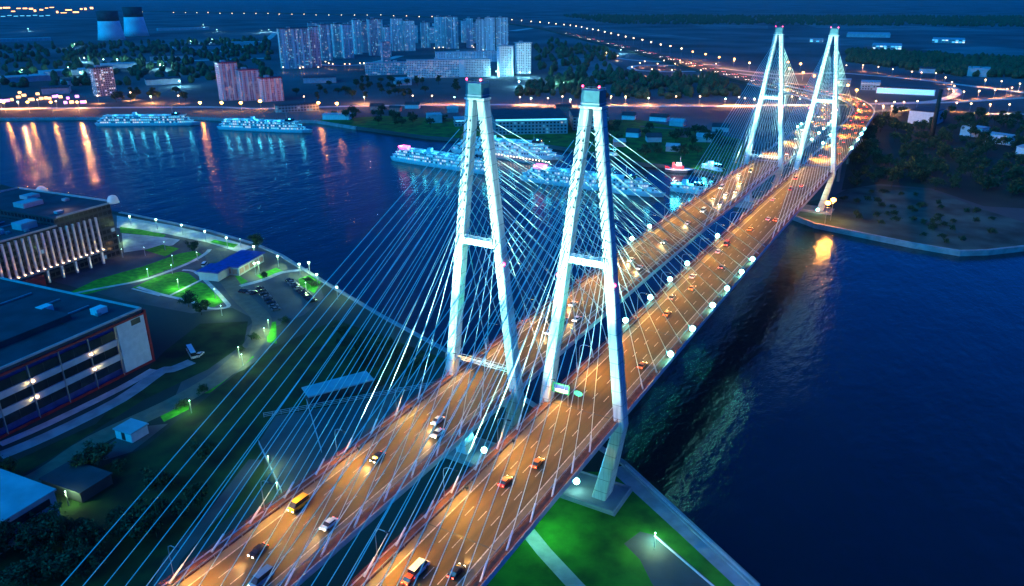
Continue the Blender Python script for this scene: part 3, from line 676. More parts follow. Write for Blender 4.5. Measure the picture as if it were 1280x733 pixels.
for lst, cx, rz, nm in ((left_cars, -AX, PI, 'left'), (right_cars, AX, 0, 'right')):
    Q = sorted(((on_deck(x, y), k, p) for x, y, k, p in lst), key=lambda q: q[0].y)
    for i, (P, k, p) in enumerate(Q):
        lane = min((-5.6, -1.86, 1.86, 5.6), key=lambda l: abs(cx+l-P.x))
        how = 'headlights on' if cx < 0 else 'tail lights glowing'
        put_car(k, p, (cx+lane+random.uniform(-.3, .3), P.y, P.z), rz, f'{p} {k} on the {nm} bridge with {how}, {nth(i)} from the near end', f'traffic on the {nm} bridge', 9e3 if cx < 0 else 5e3)
for T, nm, lanes, flip in ((TR, 'right', (-6, -2, 2, 6), 0), (TL, 'left', (-6, -2, 2, 6), PI)):
    k = 0
    for i in range(4, len(T)-3, 2):
        for ln in random.sample(lanes, 2 if nm == 'right' else 1):
            p, q, z, d = T[i]; a = math.atan2(-d.x, d.y)+flip
            put_car('car', random.choice(['white', 'red', 'grey', 'orange']), (p[0]+q.x*ln, p[1]+q.y*ln+random.uniform(-8, 8), z+.02), a, f'tiny car on the {nm} viaduct behind the far pylons, {nth(k)} along the curve', f'traffic on the {nm} viaduct', 0); k += 1
k = 0
for i in range(1, 26, 1):
    p = hws[i].lerp(hws[i+1], random.random()); d = (hws[i+1]-hws[i]).normalized(); q = Vector((d.y, -d.x))
    for ln, fl_ in ((10, 0), (-10, PI), (5, 0), (-5, PI)):
        o = copy_tree(CP[('car', 'white', True)], (p.x+q.x*ln, p.y+q.y*ln, 7.62), math.atan2(-d.x, d.y)+fl_, f'tiny car on the distant highway, {"outbound" if not fl_ else "inbound"}, {nth(k//2)} from the junction', 'cars on the distant highway'); k += 1

# ------------------------------------------------------------------ trees
def make_tree(nleaf, ls, h, wd, seed, name='tree'):
    rg = random.Random(seed); t = thing(name, 'x', 'tree')
    tr = MB().tube((0, 0, 0), (.1, .05, h*.45), h*.022, h*.014, 6)
    limbs = []
    for i in range(5):
        a = rg.uniform(0, 2*PI); e = Vector((math.cos(a)*wd*.32, math.sin(a)*wd*.32, h*rg.uniform(.55, .85))); limbs.append(e); tr.tube((.1, .05, h*rg.uniform(.3, .45)), e, h*.011, h*.004, 5)
    tr.build('trunk', M['bark'], t)
    cr = MB(); cl = [Vector((rg.gauss(0, wd*.2), rg.gauss(0, wd*.2), h*rg.uniform(.38, .95))) for _ in range(12)]+limbs
    for i in range(nleaf):
        c = rg.choice(cl); p = c+Vector((rg.gauss(0, 1), rg.gauss(0, 1), rg.gauss(0, .8)))*wd*.105
        n = Vector((rg.gauss(0, 1), rg.gauss(0, 1), rg.gauss(.5, 1))).normalized(); a = n.orthogonal().normalized(); b = n.cross(a); s = ls*rg.uniform(.6, 1.3)
        cr.poly([p-a*s, p+b*s*.6, p+a*s, p-b*s*.6])
    cr.build('crown', M['leaf'], t)
    return t
TP = {}
def plant(kind, loc, label, group):
    args = {'near': (1500, .42, 9, 7, 1), 'near2': (1300, .4, 7, 6, 2), 'mid': (420, .9, 11, 9, 3), 'mid2': (420, .9, 13, 8, 4), 'mid3': (360, .85, 8, 9, 5), 'bush': (700, .3, 2.6, 4.4, 6)}[kind]
    rz = random.uniform(0, 6.28)
    if kind not in TP: TP[kind] = o = make_tree(*args, name='bush' if kind == 'bush' else 'tree'); o.location = loc; o.rotation_euler.z = rz; tag(o, label, 'bush' if kind == 'bush' else 'tree', group)
    else: o = copy_tree(TP[kind], loc, rz, label, group)
    o.scale = (random.uniform(.8, 1.25),)*2+(random.uniform(.8, 1.25),)
    return o
def inside(p, poly):
    c = False
    for i in range(len(poly)):
        a, b = poly[i], poly[i-1]
        if (a[1] > p[1]) != (b[1] > p[1]) and p[0] < (b[0]-a[0])*(p[1]-a[1])/(b[1]-a[1])+a[0]: c = not c
    return c
def scatter(poly_px, n, kinds, label, group, avoid=()):
    P = [tuple(q[:2]) for q in pxs(poly_px)]; xs = [p[0] for p in P]; ys = [p[1] for p in P]; k = 0; tries = 0
    while k < n and tries < 20000:
        tries += 1; p = (random.uniform(min(xs), max(xs)), random.uniform(min(ys), max(ys)))
        if not inside(p, P) or any(abs(p[0]-a[0]) < a[2] and abs(p[1]-a[1]) < a[2] for a in avoid): continue
        plant(random.choice(kinds), (p[0], p[1], 3), label, group); k += 1
scatter([(1062, 205), (1075, 175), (1105, 150), (1130, 160), (1280, 185), (1280, 255), (1200, 240), (1060, 235)], 150, ['mid', 'mid2', 'mid3'], 'dark leafy tree in the wood on the far right bank', 'trees on the far right bank')
scatter([(1110, 146), (1128, 140), (1128, 158), (1260, 186), (1280, 200), (1280, 150), (1215, 148), (1180, 140), (1175, 160)], 40, ['mid', 'mid2'], 'dark tree among the pale halls on the far right bank', 'trees by the pale halls')
scatter([(752, 160), (900, 172), (925, 190), (880, 212), (800, 200), (760, 188)], 34, ['mid', 'mid3'], 'dark tree among the small houses left of the far pylons', 'trees among the small houses')
scatter([(400, 146), (480, 143), (560, 152), (540, 166), (450, 155)], 20, ['mid', 'mid3'], 'low dark tree on the grassy bank above the far quay', 'trees on the far grassy bank')
scatter([(130, 131), (240, 127), (240, 118), (150, 122)], 16, ['mid', 'mid2'], 'dark tree between the far embankment and the grey tower', 'trees by the grey tower')
scatter([(360, 128), (600, 122), (600, 108), (470, 102), (380, 112)], 45, ['mid2', 'mid'], 'dark tree in the belt in front of the city slabs', 'trees before the city slabs')
scatter([(0, 690), (70, 660), (140, 690), (120, 740), (0, 740)], 22, ['near', 'near2'], 'leafy dark tree on the slope at the bottom left', 'trees on the near slope')
scatter([(100, 560), (200, 600), (280, 560), (250, 640), (170, 700), (110, 640)], 14, ['near2', 'bush'], 'dark shrubby tree in the shade left of the near deck', 'trees left of the near deck')
scatter([(420, 420), (520, 450), (540, 470), (430, 460)], 10, ['near2', 'bush'], 'dark shrubby tree behind the quay under the stay cables', 'trees under the stay cables')
scatter([(1010, 262), (1080, 285), (1200, 308), (1270, 300), (1240, 270), (1165, 242), (1100, 236), (1050, 248)], 46, ['bush'], 'low dark scrub on the rough shore right of the far pylons', 'scrub on the rough shore')
for x, y, k, l in ((322, 312, 'near', 'round dark tree standing on the quay beside the blue pavilion'), (243, 316, 'near2', 'small dark tree at the head of the long lawn'), (252, 394, 'near2', 'small dark tree at the lower corner of the lit lawn'), (236, 384, 'near', 'dark tree leaning over the lit triangular lawn'), (8, 600, 'near2', 'dark tree beside the blue-roofed shed')):
    plant(k, G(x, y), l, None)
for i, (x, y) in enumerate(((330, 348), (385, 352), (392, 358), (355, 404), (318, 425), (300, 440), (255, 492), (230, 510))):
    plant('bush', G(x, y), f'rounded green bush by the near footpath, {nth(i)} from the water', 'bushes by the footpath')
# far forests, a mass nobody could count
def forest(name, poly, n, label):
    mb = MB(); xs = [p[0] for p in poly]; ys = [p[1] for p in poly]; k = 0; t_ = 0
    while k < n and t_ < 40*n:
        t_ += 1; p = (random.uniform(min(xs), max(xs)), random.uniform(min(ys), max(ys)))
        if not inside(p, poly): continue
        r = random.uniform(4, 9); h = random.uniform(8, 17); a0 = random.random()*6
        ring = lambda q, z: [(p[0]+q*random.uniform(.75, 1.2)*math.cos(a0+i*PI/3), p[1]+q*random.uniform(.75, 1.2)*math.sin(a0+i*PI/3), 3+z) for i in range(6)]
        mb.loft([ring(r*.6, 0), ring(r, h*.4), ring(r*.75, h*.75), ring(r*.2, h)]); k += 1
    return tag(mb.build(name, M['leaf']), label, 'wood', None, 'stuff')
forest('distant_wood', [tuple(q[:2]) for q in pxs([(640, 120), (690, 100), (760, 95), (900, 100), (930, 120), (760, 127)])], 260, 'dark wood between the embankment road and the highway')
forest('distant_wood', [tuple(q[:2]) for q in pxs([(690, 52), (760, 62), (780, 95), (670, 95), (670, 60)])], 130, 'dark wood beside the white-capped tower block')
forest('distant_wood', [tuple(q[:2]) for q in pxs([(1060, 66), (1300, 78), (1300, 100), (1200, 96), (1060, 78)])], 900, 'dark wood beyond the right-hand link road')
forest('distant_wood', [tuple(q[:2]) for q in pxs([(0, 60), (340, 48), (340, 100), (150, 110), (0, 112)])], 550, 'dark wooded quarter left of the city blocks')
forest('distant_wood', [tuple(q[:2]) for q in pxs([(700, 20), (1280, 22), (1280, 34), (760, 30)])], 2500, 'dark forest line on the horizon right of the highway')

# ------------------------------------------------------------------ city blocks
lit_cool = [(.15, .75, 1), (.3, .9, 1), (.6, .95, 1), (1, .75, .45)]
FC = {'blue': facade('blue block', (.78, .82, .84), (.03, .04, .05), lit_cool, .1, .9, 3.4, 3, panel=5),
      'dark': facade('dark block', (.5, .56, .6), (.02, .03, .04), lit_cool, .13, .9, 3.4, 3, panel=7),
      'white': facade('white block', (.8, .82, .83), (.05, .06, .08), lit_cool, .12, .8, 3.2, 3),
      'slab': facade('panel slab', (.72, .76, .78), (.06, .07, .09), [(.4, .9, 1), (.7, .95, 1), (1, .7, .6)], .2, .45, 3.0, 3, .6, .55),
      'pink': facade('red white block', (.75, .5, .55), (.08, .06, .08), [(1, .5, .5), (.7, .7, 1), (1, .7, .6)], .25, .5, 3.0, 3, .55, .55),
      'grey': facade('grey tower', (.45, .45, .47), (.05, .05, .06), [(1, .8, .7), (.6, .9, 1), (.8, .8, 1)], .25, 1.5, 3.4, 3)}
def block(x, yb, yt, wpx, dep, style, label, yaw=0, strips=(), group='city blocks', roof='roof', name='apartment_block', capw=0, wallm=None):
    B = G(x, yb); zc = pj(B)[2]; wd = wpx*zc/FPX; h = height_to(B, yt)
    a = math.atan2(B.y-CAM[1], B.x-CAM[0])-PI/2+yaw
    t = thing(name, label, 'building', B, a, group)
    wl = MB().box(0, dep/2, h/2, wd, dep, h).build('wall', wallm or FC[style], t)
    MB().box(0, dep/2, h+.35, wd+1.2+capw, dep+1.2+capw, .8).build('roof', M[roof], t)
    MB().box(-wd*.15, dep/2, h+2, min(7, wd*.4), min(6, dep*.5), 3).build('roof_house', M['roof_pale'], t)
    for s in strips: MB().box(s*wd/2, -.35, h*.5, max(2.2, wd*.07), .7, h*.97).build('stair_panel', M['white'], t)
    return t, B, h, wd, a
C_ = [(372, 86, 36, 36, 26, 'dark', 'wide dark-blue block with three pale stripes at the left of the city', .15, (-.78, -.1, .5)),
 (397, 84, 34, 11, 22, 'blue', 'narrow blue block joined to the right side of the wide striped block', .15, ()),
 (410, 76, 31, 13, 22, 'dark', 'dark block, first of the tight row behind the orange street', .2, (.6,)),
 (425, 72, 30, 12, 22, 'dark', 'dark block, second of the tight row behind the orange street', .2, ()),
 (437, 73, 31, 12, 22, 'blue', 'blue block with a bright stripe, third behind the orange street', .2, (.1,)),
 (449, 68, 25, 9, 22, 'blue', 'slim tall blue block with a raised top behind the orange street', .2, (-.6,)),
 (460, 66, 27, 12, 22, 'dark', 'dark block right of the slim tall blue one', .2, ()),
 (472, 70, 24, 17, 24, 'dark', 'broad dark block framed by pale edges above the pink tower', .2, (-.95, .95)),
 (486, 70, 34, 7, 20, 'blue', 'thin blue block with one bright edge beside the pink tower', .2, (.2,)),
 (498, 64, 23, 14, 24, 'blue', 'blue block, first of the hazy middle row of the city', .1, ()),
 (513, 64, 26, 13, 24, 'blue', 'blue block, second of the hazy middle row of the city', .1, ()),
 (533, 60, 28, 11, 22, 'dark', 'dark block with a single brilliant white stripe', .1, (-.2,)),
 (551, 60, 21, 12, 24, 'blue', 'tall pale-blue block, left one of the tall pair', .1, (-.3,)),
 (566, 61, 21, 15, 24, 'dark', 'tall dark-blue block with two stripes, right one of the tall pair', .1, (-.1, .5)),
 (588, 60, 23, 8, 22, 'blue', 'slim pale-blue block at the dark gap', .1, ()),
 (601, 64, 24, 10, 22, 'dark', 'dark block with bright stripe right of the dark gap', .05, (-.3, .7)),
 (613, 64, 22, 12, 24, 'blue', 'blue block with stripes near the right end of the tall row', .05, (-.5, .4)),
 (628, 64, 22, 15, 24, 'dark', 'tall dark block closing the right end of the tall row', .05, (-.3, .8)),
 (483, 77, 52, 11, 18, 'pink', 'small pinkish tower rising behind the long pale slab', .1, (-.8,)),
 (511, 93, 78, 105, 14, 'slab', 'long pale slab with lit windows, nearest of the long slabs', .12, ()),
 (562, 97, 75, 104, 14, 'slab', 'long stepped slab in the middle, behind the nearest pale slab', .1, (.3,)),
 (585, 78, 65, 80, 14, 'blue', 'long blue slab farthest back below the tall row', .1, ()),
 (633, 96, 58, 18, 20, 'white', 'white tower with overhanging top at the right end of the slabs', .2, (-.8, .8)),
 (655, 93, 54, 18, 20, 'blue', 'blue tower with pale crown, rightmost of the city', .2, (.1,)),
 (291, 126, 79, 22, 24, 'pink', 'tallest red-topped pink tower of the waterfront trio', .25, (-.8, -.27, .27, .8)),
 (316, 126, 88, 24, 24, 'pink', 'middle red-topped pink tower of the waterfront trio', .25, (-.8, -.27, .27, .8)),
 (343, 127, 98, 25, 22, 'pink', 'lowest red-topped pink block of the waterfront trio', .25, (-.8, -.27, .27, .8)),
 (135, 120, 85, 23, 20, 'grey', 'lone grey tower with scattered lit windows behind the far quay', .3, ())]
for c in C_:
    x, yb, yt, wpx, dep, style, label, yaw, strips = c
    rf = 'red' if 'red-topped' in label else ('roof_pale' if ('white tower' in label or 'crown' in label or 'slab' in label) else 'roof')
    block(x, yb, yt, wpx, dep, style, label, yaw, strips, roof=rf, capw=3 if rf == 'roof_pale' and 'tower' in label else 0)
# hazy second row of towers
for i in range(16):
    x = 395+i*15.5+random.uniform(-3, 3)
    block(x, 52+random.uniform(-3, 4), 30+random.uniform(-4, 4), random.uniform(9, 14), 24, random.choice(['blue', 'dark']), f'hazy block in the farthest city row, {nth(i)} from the left', .1, (random.uniform(-.6, .6),), 'hazy farthest city row')

# cooling towers
for (x, yb, yt, wpx, which) in ((140, 50, 14, 32, 'nearer, left-hand'), (171, 45, 9, 29, 'farther, right-hand')):
    B = G(x, yb); zc = pj(B)[2]; h = height_to(B, yt); r = wpx*zc/FPX/2
    t = thing('cooling_tower', f'pale cooling tower on the horizon, {which} of the pair', 'cooling tower', B, group='cooling towers')
    MB().lathe([(r, 0), (r*.9, h*.25), (r*.82, h*.5), (r*.77, h*.66)], 28).build('shell', M['tower_shell'], t, True)
    MB().lathe([(r*.772, h*.66), (r*.765, h*.8), (r*.79, h), (r*.74, h), (r*.71, h*.8), (r*.7, h*.67)], 28).build('dark_rim', M['roof'], t, True)

GH = facade('glowing glasshouse', (.4, .45, .48), (.1, .2, .25), [(.1, .6, 1), (.3, .85, 1), (.8, 1, 1)], .45, 1.3, 9, 5, .8, .7)
# low industrial buildings and sheds on the far bank
def shed(x, yb, wpx, dep, h, m, label, yaw=0, name='shed', rm='roof', cat='building', lit=None, group=None, pitched=False):
    B = G(x, yb); zc = pj(B)[2]; wd = wpx*zc/FPX; a = math.atan2(B.y-CAM[1], B.x-CAM[0])-PI/2+yaw
    t = thing(name, label, cat, B, a, group)
    MB().box(0, dep/2, h/2, wd, dep, h).build('wall', m if not isinstance(m, str) else M[m], t)
    if pitched:
        q = wd/2+.5; e = dep/2+.5; rh = min(4, dep*.28)
        MB().loft([[(s*q, dep/2-e, h), (s*q, dep/2, h+rh), (s*q, dep/2+e, h)] for s in (-1, 1)]).build('roof', M[rm], t)
    else: MB().box(0, dep/2, h+.3, wd+.8, dep+.8, .6).build('roof', M[rm], t)
    if lit: MB().box(0, -.25, h*lit[1], wd*.96, .3, h*lit[2]).build('lit_front', M[lit[0]], t)
    return t
FW = facade('low block', (.3, .32, .34), (.03, .04, .05), [(.1, .6, 1), (.3, .8, 1), (.8, .9, 1)], .13, .5, 4, 3.5)
shed(664, 168, 92, 75, 17, FW, 'large river terminal with a bright blue eaves line between the near pylons', .1, 'terminal_building', 'roof', lit=('l_strip', .93, .1))
shed(738, 163, 44, 60, 15, FW, 'flat-roofed river terminal wing behind the near right pylon', .1, 'terminal_building', 'roof')
shed(585, 158, 32, 22, 8, FW, 'low lit riverside office left of the terminal', .1, 'riverside_office', 'roof_pale', lit=('l_strip', .8, .12))
shed(544, 154, 18, 20, 9, 'roof_pale', 'small pale-blue box building on the far grassy bank', .1, 'riverside_office', 'roof_pale')
shed(420, 150, 34, 14, 6, 'white', 'long pale-blue roofed shed beside the far ferry pier', -.3, 'shed', 'roof_pale')
shed(372, 140, 52, 20, 9, FW, 'dark-blue waterside hall right of the pink towers', .1, 'shed', 'roof')
for i, (x, y, wp) in enumerate(((470, 138, 16), (493, 140, 14), (515, 136, 18), (566, 141, 14), (705, 138, 20), (785, 150, 16), (822, 152, 22), (845, 158, 18), (790, 172, 16), (818, 178, 18), (852, 172, 16), (880, 178, 18), (900, 165, 20), (775, 184, 14), (840, 190, 16))):
    shed(x, y, wp, random.uniform(9, 14), 5, random.choice(['roof_pale', 'white', 'brick']), f'small gabled house on the far bank, {nth(i)} in the scattered settlement', random.uniform(-.4, .4), 'house', random.choice(['roof', 'roof_pale']), 'house', None, 'small houses on the far bank', True)
shed(1150, 156, 30, 42, 15, 'white', 'large white hall beside the dark chimney on the right', -.25, 'hall', 'roof')
shed(1212, 171, 26, 14, 10, 'white', 'pale long hall right of the chimney, left half of the stepped pair', -.5, 'hall', 'roof_pale')
shed(1246, 180, 30, 12, 9, 'white', 'pale long hall right of the chimney, right half of the stepped pair', -.45, 'hall', 'roof_pale')
shed(1277, 197, 16, 16, 9, 'white', 'pale shed cut by the right edge of the picture', -.3, 'shed', 'roof_pale')
shed(1131, 118.5, 66, 14, 9, 'white', 'long low building with a bright blue lit front by the interchange', 0, 'lit_hall', 'roof', lit=('l_strip', .5, .7))
shed(1087, 113, 22, 30, 12, FW, 'blue station-like hall left of the long lit building', 0, 'hall', 'roof_pale', lit=('l_dome', .8, .15))
shed(1052, 108, 20, 24, 10, FW, 'dark hall squeezed between the far right pylon and the junction', 0, 'hall', 'roof_pale')
shed(1222, 96, 24, 40, 14, 'roof_pale', 'pale blue warehouse beyond the link road at the right', 0, 'warehouse', 'roof_pale')
shed(1165, 92, 30, 50, 8, 'roof_pale', 'low warehouse beyond the link road, left of the pale blue one', 0, 'warehouse', 'roof')
shed(1185, 54, 36, 120, 9, GH, 'distant greenhouse row glowing white-blue in the right-hand fields', 0, 'greenhouse', 'roof_pale')
shed(1108, 62, 34, 120, 9, GH, 'distant flat works glowing blue in the fields behind the far right pylon', 0, 'greenhouse', 'roof_pale')
shed(1085, 47, 50, 160, 9, 'roof_pale', 'very distant long roof in the fields behind the far right pylon', 0, 'greenhouse', 'roof_pale')
shed(1020, 53, 16, 60, 8, GH, 'distant small lit works between the two far pylons', 0, 'greenhouse', 'roof_pale')
for i, (x, y, wp, rm) in enumerate(((30, 103, 60, 'roof_pale'), (95, 94, 70, 'roof_pale'), (150, 86, 40, 'roof_pale'), (30, 52, 60, 'roof_pale'), (250, 62, 60, 'roof'), (305, 57, 40, 'roof_pale'), (215, 75, 50, 'roof'), (100, 107, 26, 'roof'), (205, 106, 40, 'roof'), (70, 118, 30, 'roof'), (230, 38, 60, 'roof_pale'), (400, 104, 40, 'roof'), (505, 107, 20, 'roof_pale'))):
    shed(x, y, wp, 40, 9, 'roof_pale', f'long flat industrial roof left of the city, {nth(i)} of the scattered sheds', random.uniform(-.1, .3), 'industrial_shed', rm, 'building', None, 'industrial sheds on the far bank')
# invented halls with glowing fronts, standing in for distant orange lamps, top left
for i in range(17):
    x = 3+i*7+random.uniform(-2, 2); y = 13+random.uniform(-3, 3)+(2 if i > 9 else 0)
    shed(x, y, random.uniform(2, 8), 40, random.uniform(10, 30), 'roof', f'orange lit works on the horizon at top left, {nth(i)} from the left', 0, 'glow_box', 'roof', 'building', ('l_town', .6, random.uniform(.4, .9)), 'orange lit works on the horizon')
for i in range(8):
    shed(4+i*8, 21+random.uniform(-1, 1), 5, 40, 9, 'roof', f'green-white lit shed below the made-up orange halls, {nth(i)} from the left', 0, 'glow_box', 'roof', 'building', ('l_strip', .6, .5), 'green lit sheds under the halls')
# fairground by the far quay
for i in range(22):
    x = 2+i*5+random.uniform(-2, 2); y = 131-random.uniform(0, 13) if i > 4 else 129-random.uniform(0, 6)
    pm = 'l_purple' if (i > 12 and i % 3 or i < 3) else ('l_orange' if i % 4 == 2 else 'l_town')
    shed(x, y, random.uniform(3, 6), 8, 5, 'white', f'{"purple" if pm == "l_purple" else "orange"} lit fair pavilion behind the far quay, {nth(i)} from the left', 0, 'fair_pavilion', 'roof', 'pavilion', ('l_town' if pm == 'l_orange' else pm, .5, .6), 'lit fair pavilions')
# chimney
B = G(1164, 174); h = height_to(B, 112)
t = thing('chimney', 'dark tall brick chimney beside the white hall on the right', 'chimney', B)
MB().lathe([(2.6, 0), (1.7, h)], 12).build('shaft', M['bark'], t, True); MB().lathe([(2.0, h-2), (2.0, h+.3), (1.4, h+.3), (1.4, h-1)], 12).build('rim', M['dark'], t)

# ------------------------------------------------------------------ ships
SHIPWIN = facade('ship cabins', (.66, .72, .75), (.1, .16, .2), [(.1, .7, 1), (.25, .9, 1), (.85, 1, 1)],   .7, 1.0, 2.6, 2.9, .6, .5)
def ship(P0, P1, label, pink=None, decks=3, wdt=15, group='cruise ships at the far quay', lamps=7e3):
    P0, P1 = Vector(P0), Vector(P1); Ln = (P1-P0).length; c = (P0+P1)/2; a = math.atan2((P1-P0).y, (P1-P0).x)
    t = thing('cruise_ship', label, 'ship', (c.x, c.y, 0), a, group)
    def outline(k, z): 
        q = [(-.5, -.3), (-.47, -.46), (-.3, -.5), (.3, -.5), (.42, -.36), (.5, 0), (.42, .36), (.3, .5), (-.3, .5), (-.47, .46), (-.5, .3)]
        return [(x*Ln*k, y*wdt*(1 if k > .97 else .93), z) for x, y in q]
    MB().loft([outline(.965, -.5), outline(.98, 1.2), outline(1, 3.4)]).build('hull', M['hull'], t)
    z = 3.4
    for d in range(decks):
        k = .9-.07*d
        MB().loft([[(x*1-.02*Ln, y, zz) for x, y, zz in outline(k, q)] for q in (z, z+2.5)]).build('cabin_deck', SHIPWIN, t)
        MB().loft([[(x-.02*Ln, y*1.07, zz) for x, y, zz in outline(k+.015, q)] for q in (z+2.5, z+2.8)]).build('deck_edge', M['hull'], t)
        z += 2.9
    MB().box(Ln*.27, 0, z+1.3, 8, wdt*.6, 2.6, tx=.85).build('wheelhouse', M['glass'], t)
    MB().box(-Ln*.12, 0, z+1.8, 5, 3.6, 3.6, tx=.75).build('funnel', M['hull'], t)
    g = MB().tube((Ln*.24, 0, z+2), (Ln*.24, 0, z+11), .18, .1); g.tube((Ln*.24, -2, z+8), (Ln*.24, 2, z+8), .09); g.build('mast', M['steel'], t)
    g = MB(); 
    for i in range(7): g.box(-Ln*.36+i*Ln*.085, 0, z+.15, Ln*.045, wdt*.45, .3)
    g.build('deck_awning', M['roof_pale'], t)
    g = MB()
    for s in (-1, 1):
        for i in range(11): g.ball((-Ln*.4+i*Ln*.075, s*wdt*.45, z-.1), .28, 6, 4)
    g.build('deck_lights', M['l_strip'], t)
    if pink: MB().box(pink*Ln, 0, z+1.5, 9, wdt*.5, 1.2).build('pink_canopy', M['l_pink'], t)
    ca, sa = math.cos(a), math.sin(a)
    for i in range(8):
        lx = -Ln*.42+i*Ln*.115
        light('POINT', (c.x+lx*ca, c.y+lx*sa, z+2.5), lamps*.25, (.08, .8, 1), size=.8)
    return t
ship(G(121, 157, 0), G(252, 156, 0), 'leftmost white cruise ship at the far quay with rows of lit cabins')
ship(G(274, 161, 0), G(391, 166, 0), 'white cruise ship moored below the pink towers', decks=3)
ship(G(492, 199, 0), G(622, 219, 0), 'white cruise ship with pink canopy seen behind the near left pylon', pink=-.38)
ship(G(566, 189, 0), G(705, 200, 0), 'largest white cruise ship, moored between the two near pylons', decks=4, wdt=17)
ship(G(652, 224, 0), G(832, 247, 0), 'white cruise ship with pink canopy reaching right behind the near right pylon', pink=-.36)
ship(G(838, 238, 0), G(884, 243, 0), 'small blue-white boat moored right of the cruise ships under the far stays', decks=1, wdt=8, group=None, lamps=2e4)
ship(G(748, 196, 0), G(772, 199, 0), 'little white boat half hidden at the near right pylon', decks=1, wdt=6, group=None, lamps=8e3)
ship(G(878, 213, 0), G(903, 219, 0), 'small lit ferry at the pier under the left bridge', decks=1, wdt=7, group=None, lamps=1.5e4)
# red tug
P0, P1 = Vector(G(831, 214, 0)), Vector(G(867, 216, 0)); Ln = (P1-P0).length; a = math.atan2((P1-P0).y, (P1-P0).x); c = (P0+P1)/2
t = thing('tugboat', 'red and white tugboat out on the water left of the far pylons', 'tugboat', (c.x, c.y, 0), a)
def ol(k, z, w_=8): return [(x*Ln*k, y*w_*k, z) for x, y in ((-.5, -.35), (-.3, -.5), (.3, -.45), (.5, 0), (.3, .45), (-.3, .5), (-.5, .35))]
MB().loft([ol(.94, -.4), ol(1, 2.2)]).build('hull', M['hull_dark'], t); MB().loft([ol(.97, 2.2), ol(.97, 2.9)]).build('bulwark', M['hull'], t)
MB().box(-Ln*.05, 0, 4.4, Ln*.42, 5.5, 3).build('deckhouse', M['tug_red'], t); MB().box(-Ln*.02, 0, 7.1, Ln*.2, 4.4, 2.4, tx=.9).build('wheelhouse', M['white'], t)
MB().box(-Ln*.22, 0, 7.0, 2.2, 2.2, 2.6, tx=.8).build('funnel', M['tug_red'], t); MB().tube((Ln*.02, 0, 8), (Ln*.02, 0, 14), .15).build('mast', M['steel'], t); MB().box(-Ln*.42, 0, 3.6, 4, 4, 1.6).build('winch', M['tug_red'], t)
light('POINT', (c.x, c.y-9, 9), 2.5e4, (1, .7, .7), size=.5)
# pontoon with a string of lamps between the ships
P0, P1 = Vector(G(612, 196, 0)), Vector(G(690, 208, 0)); a = math.atan2((P1-P0).y, (P1-P0).x); Ln = (P1-P0).length; c = (P0+P1)/2
t = thing('pontoon', 'low floating pontoon with a string of small lamps between the moored ships', 'pontoon', (c.x, c.y, 0), a)
MB().box(0, 0, .5, Ln, 6, 1.4).build('deck', M['quay'], t)
for i in range(20):
    x = -Ln/2+2+i*(Ln-4)/19; p = MB().tube((x, -2, 1.2), (x, -2, 3.6), .08, n=5).build('pole', M['steel'], t); MB().ball((x, -2, 3.9), .5, 8, 5).build('bulb', M['l_warm'], p)

# ------------------------------------------------------------------ left bank: office, parking house, park
# office with uplit fins
d0 = Vector((-318.9, 71.6, 3)); dv = (Vector((-312.0, 4.5, 3))-d0); ang = math.atan2(dv.y, dv.x)     # facade runs along local +x away from the corner
t = thing('office_building', 'dark glass office with a row of uplit columns and lit domes on its roof', 'office building', d0, ang)
Lf, Dp, Hh = 118, -84, 32
MB().box(18, Dp/2-1.5, Hh/2, 36, -Dp-3, Hh).box(36+(Lf-36)/2+.05, Dp/2-1.5, 13.9, Lf-36, -Dp-3, 27.8).build('wall', facade('office glass', (.03, .04, .055), (.015, .02, .03), [(.3, .6, 1), (1, .85, .6), (.2, .5, 1)], .03, .35, 3, 3.6, .8, .6), t)
MB().box(17.8, Dp/2-1, Hh+.4, 37.2, -Dp, .9).box(37+(Lf-36)/2, Dp/2-1, 28.2, Lf-37.2, -Dp, .8).build('roof', M['roof'], t)
g = MB().box(17.8, .1, Hh+1.3, 36.8, .5, 1.0).box(17.8, Dp-1.6, Hh+1.3, 36.8, .5, 1.0).box(-.5, Dp/2-.8, Hh+1.3, .5, -Dp-2.4, 1.0).box(77, .1, 29.0, 80, .5, .9); g.build('parapet', M['roof_pale'], t)
MB().box(58, -.1, 7.6, 92, 4.8, 1.0).build('ledge', M['concrete'], t)
for i in range(20):
    x = 13.5+i*3.65
    f_ = MB().box(x, .1, 17.8, 1.05, 1.0, 19.2).build('column', M['white'], t)
    MB().box(x, 1.4, 8.25, .7, .5, .3).build('uplight', M['l_warm'], f_)
for i in range(6): MB().box(15+i*8.5, 1.2, 3.6, 1.2, 1.2, 7.0).build('porch_column', M['white'], t)
MB().box(64, 3.2, 3.4, 20, 5, 6.8).build('porch', M['red'], t)
for (x, y, sx, sy, h, zb) in ((62, -40, 24, 16, 5.5, 28.6), (88, -20, 26, 14, 4.2, 28.6), (46, -13, 9, 8, 3.6, 28.6), (60, -15, 5, 5, 2.6, 28.6), (98, -44, 16, 12, 3, 28.6), (74, -58, 30, 10, 2.4, 28.6), (24, -40, 12, 9, 2.6, 32.85), (12, -56, 8, 7, 2, 32.85), (8, -30, 3, 3, 1.4, 32.85), (28, -9, 4, 3, 1.2, 32.85)): MB().box(x, y, zb+h/2, sx, sy, h).build('roof_house', M['roof_pale' if x < 70 else 'roof'], t)
g = MB()
for k in range(9): g.box(50+k*7, -6-(k % 3)*5, 29.2, 2.2, 1.6, 1.3)
for k in range(4): g.tube((44, -24-k*9, 29.2), (110, -24-k*9, 29.2), .35, n=6)
g.build('roof_ducts', M['steel'], t)
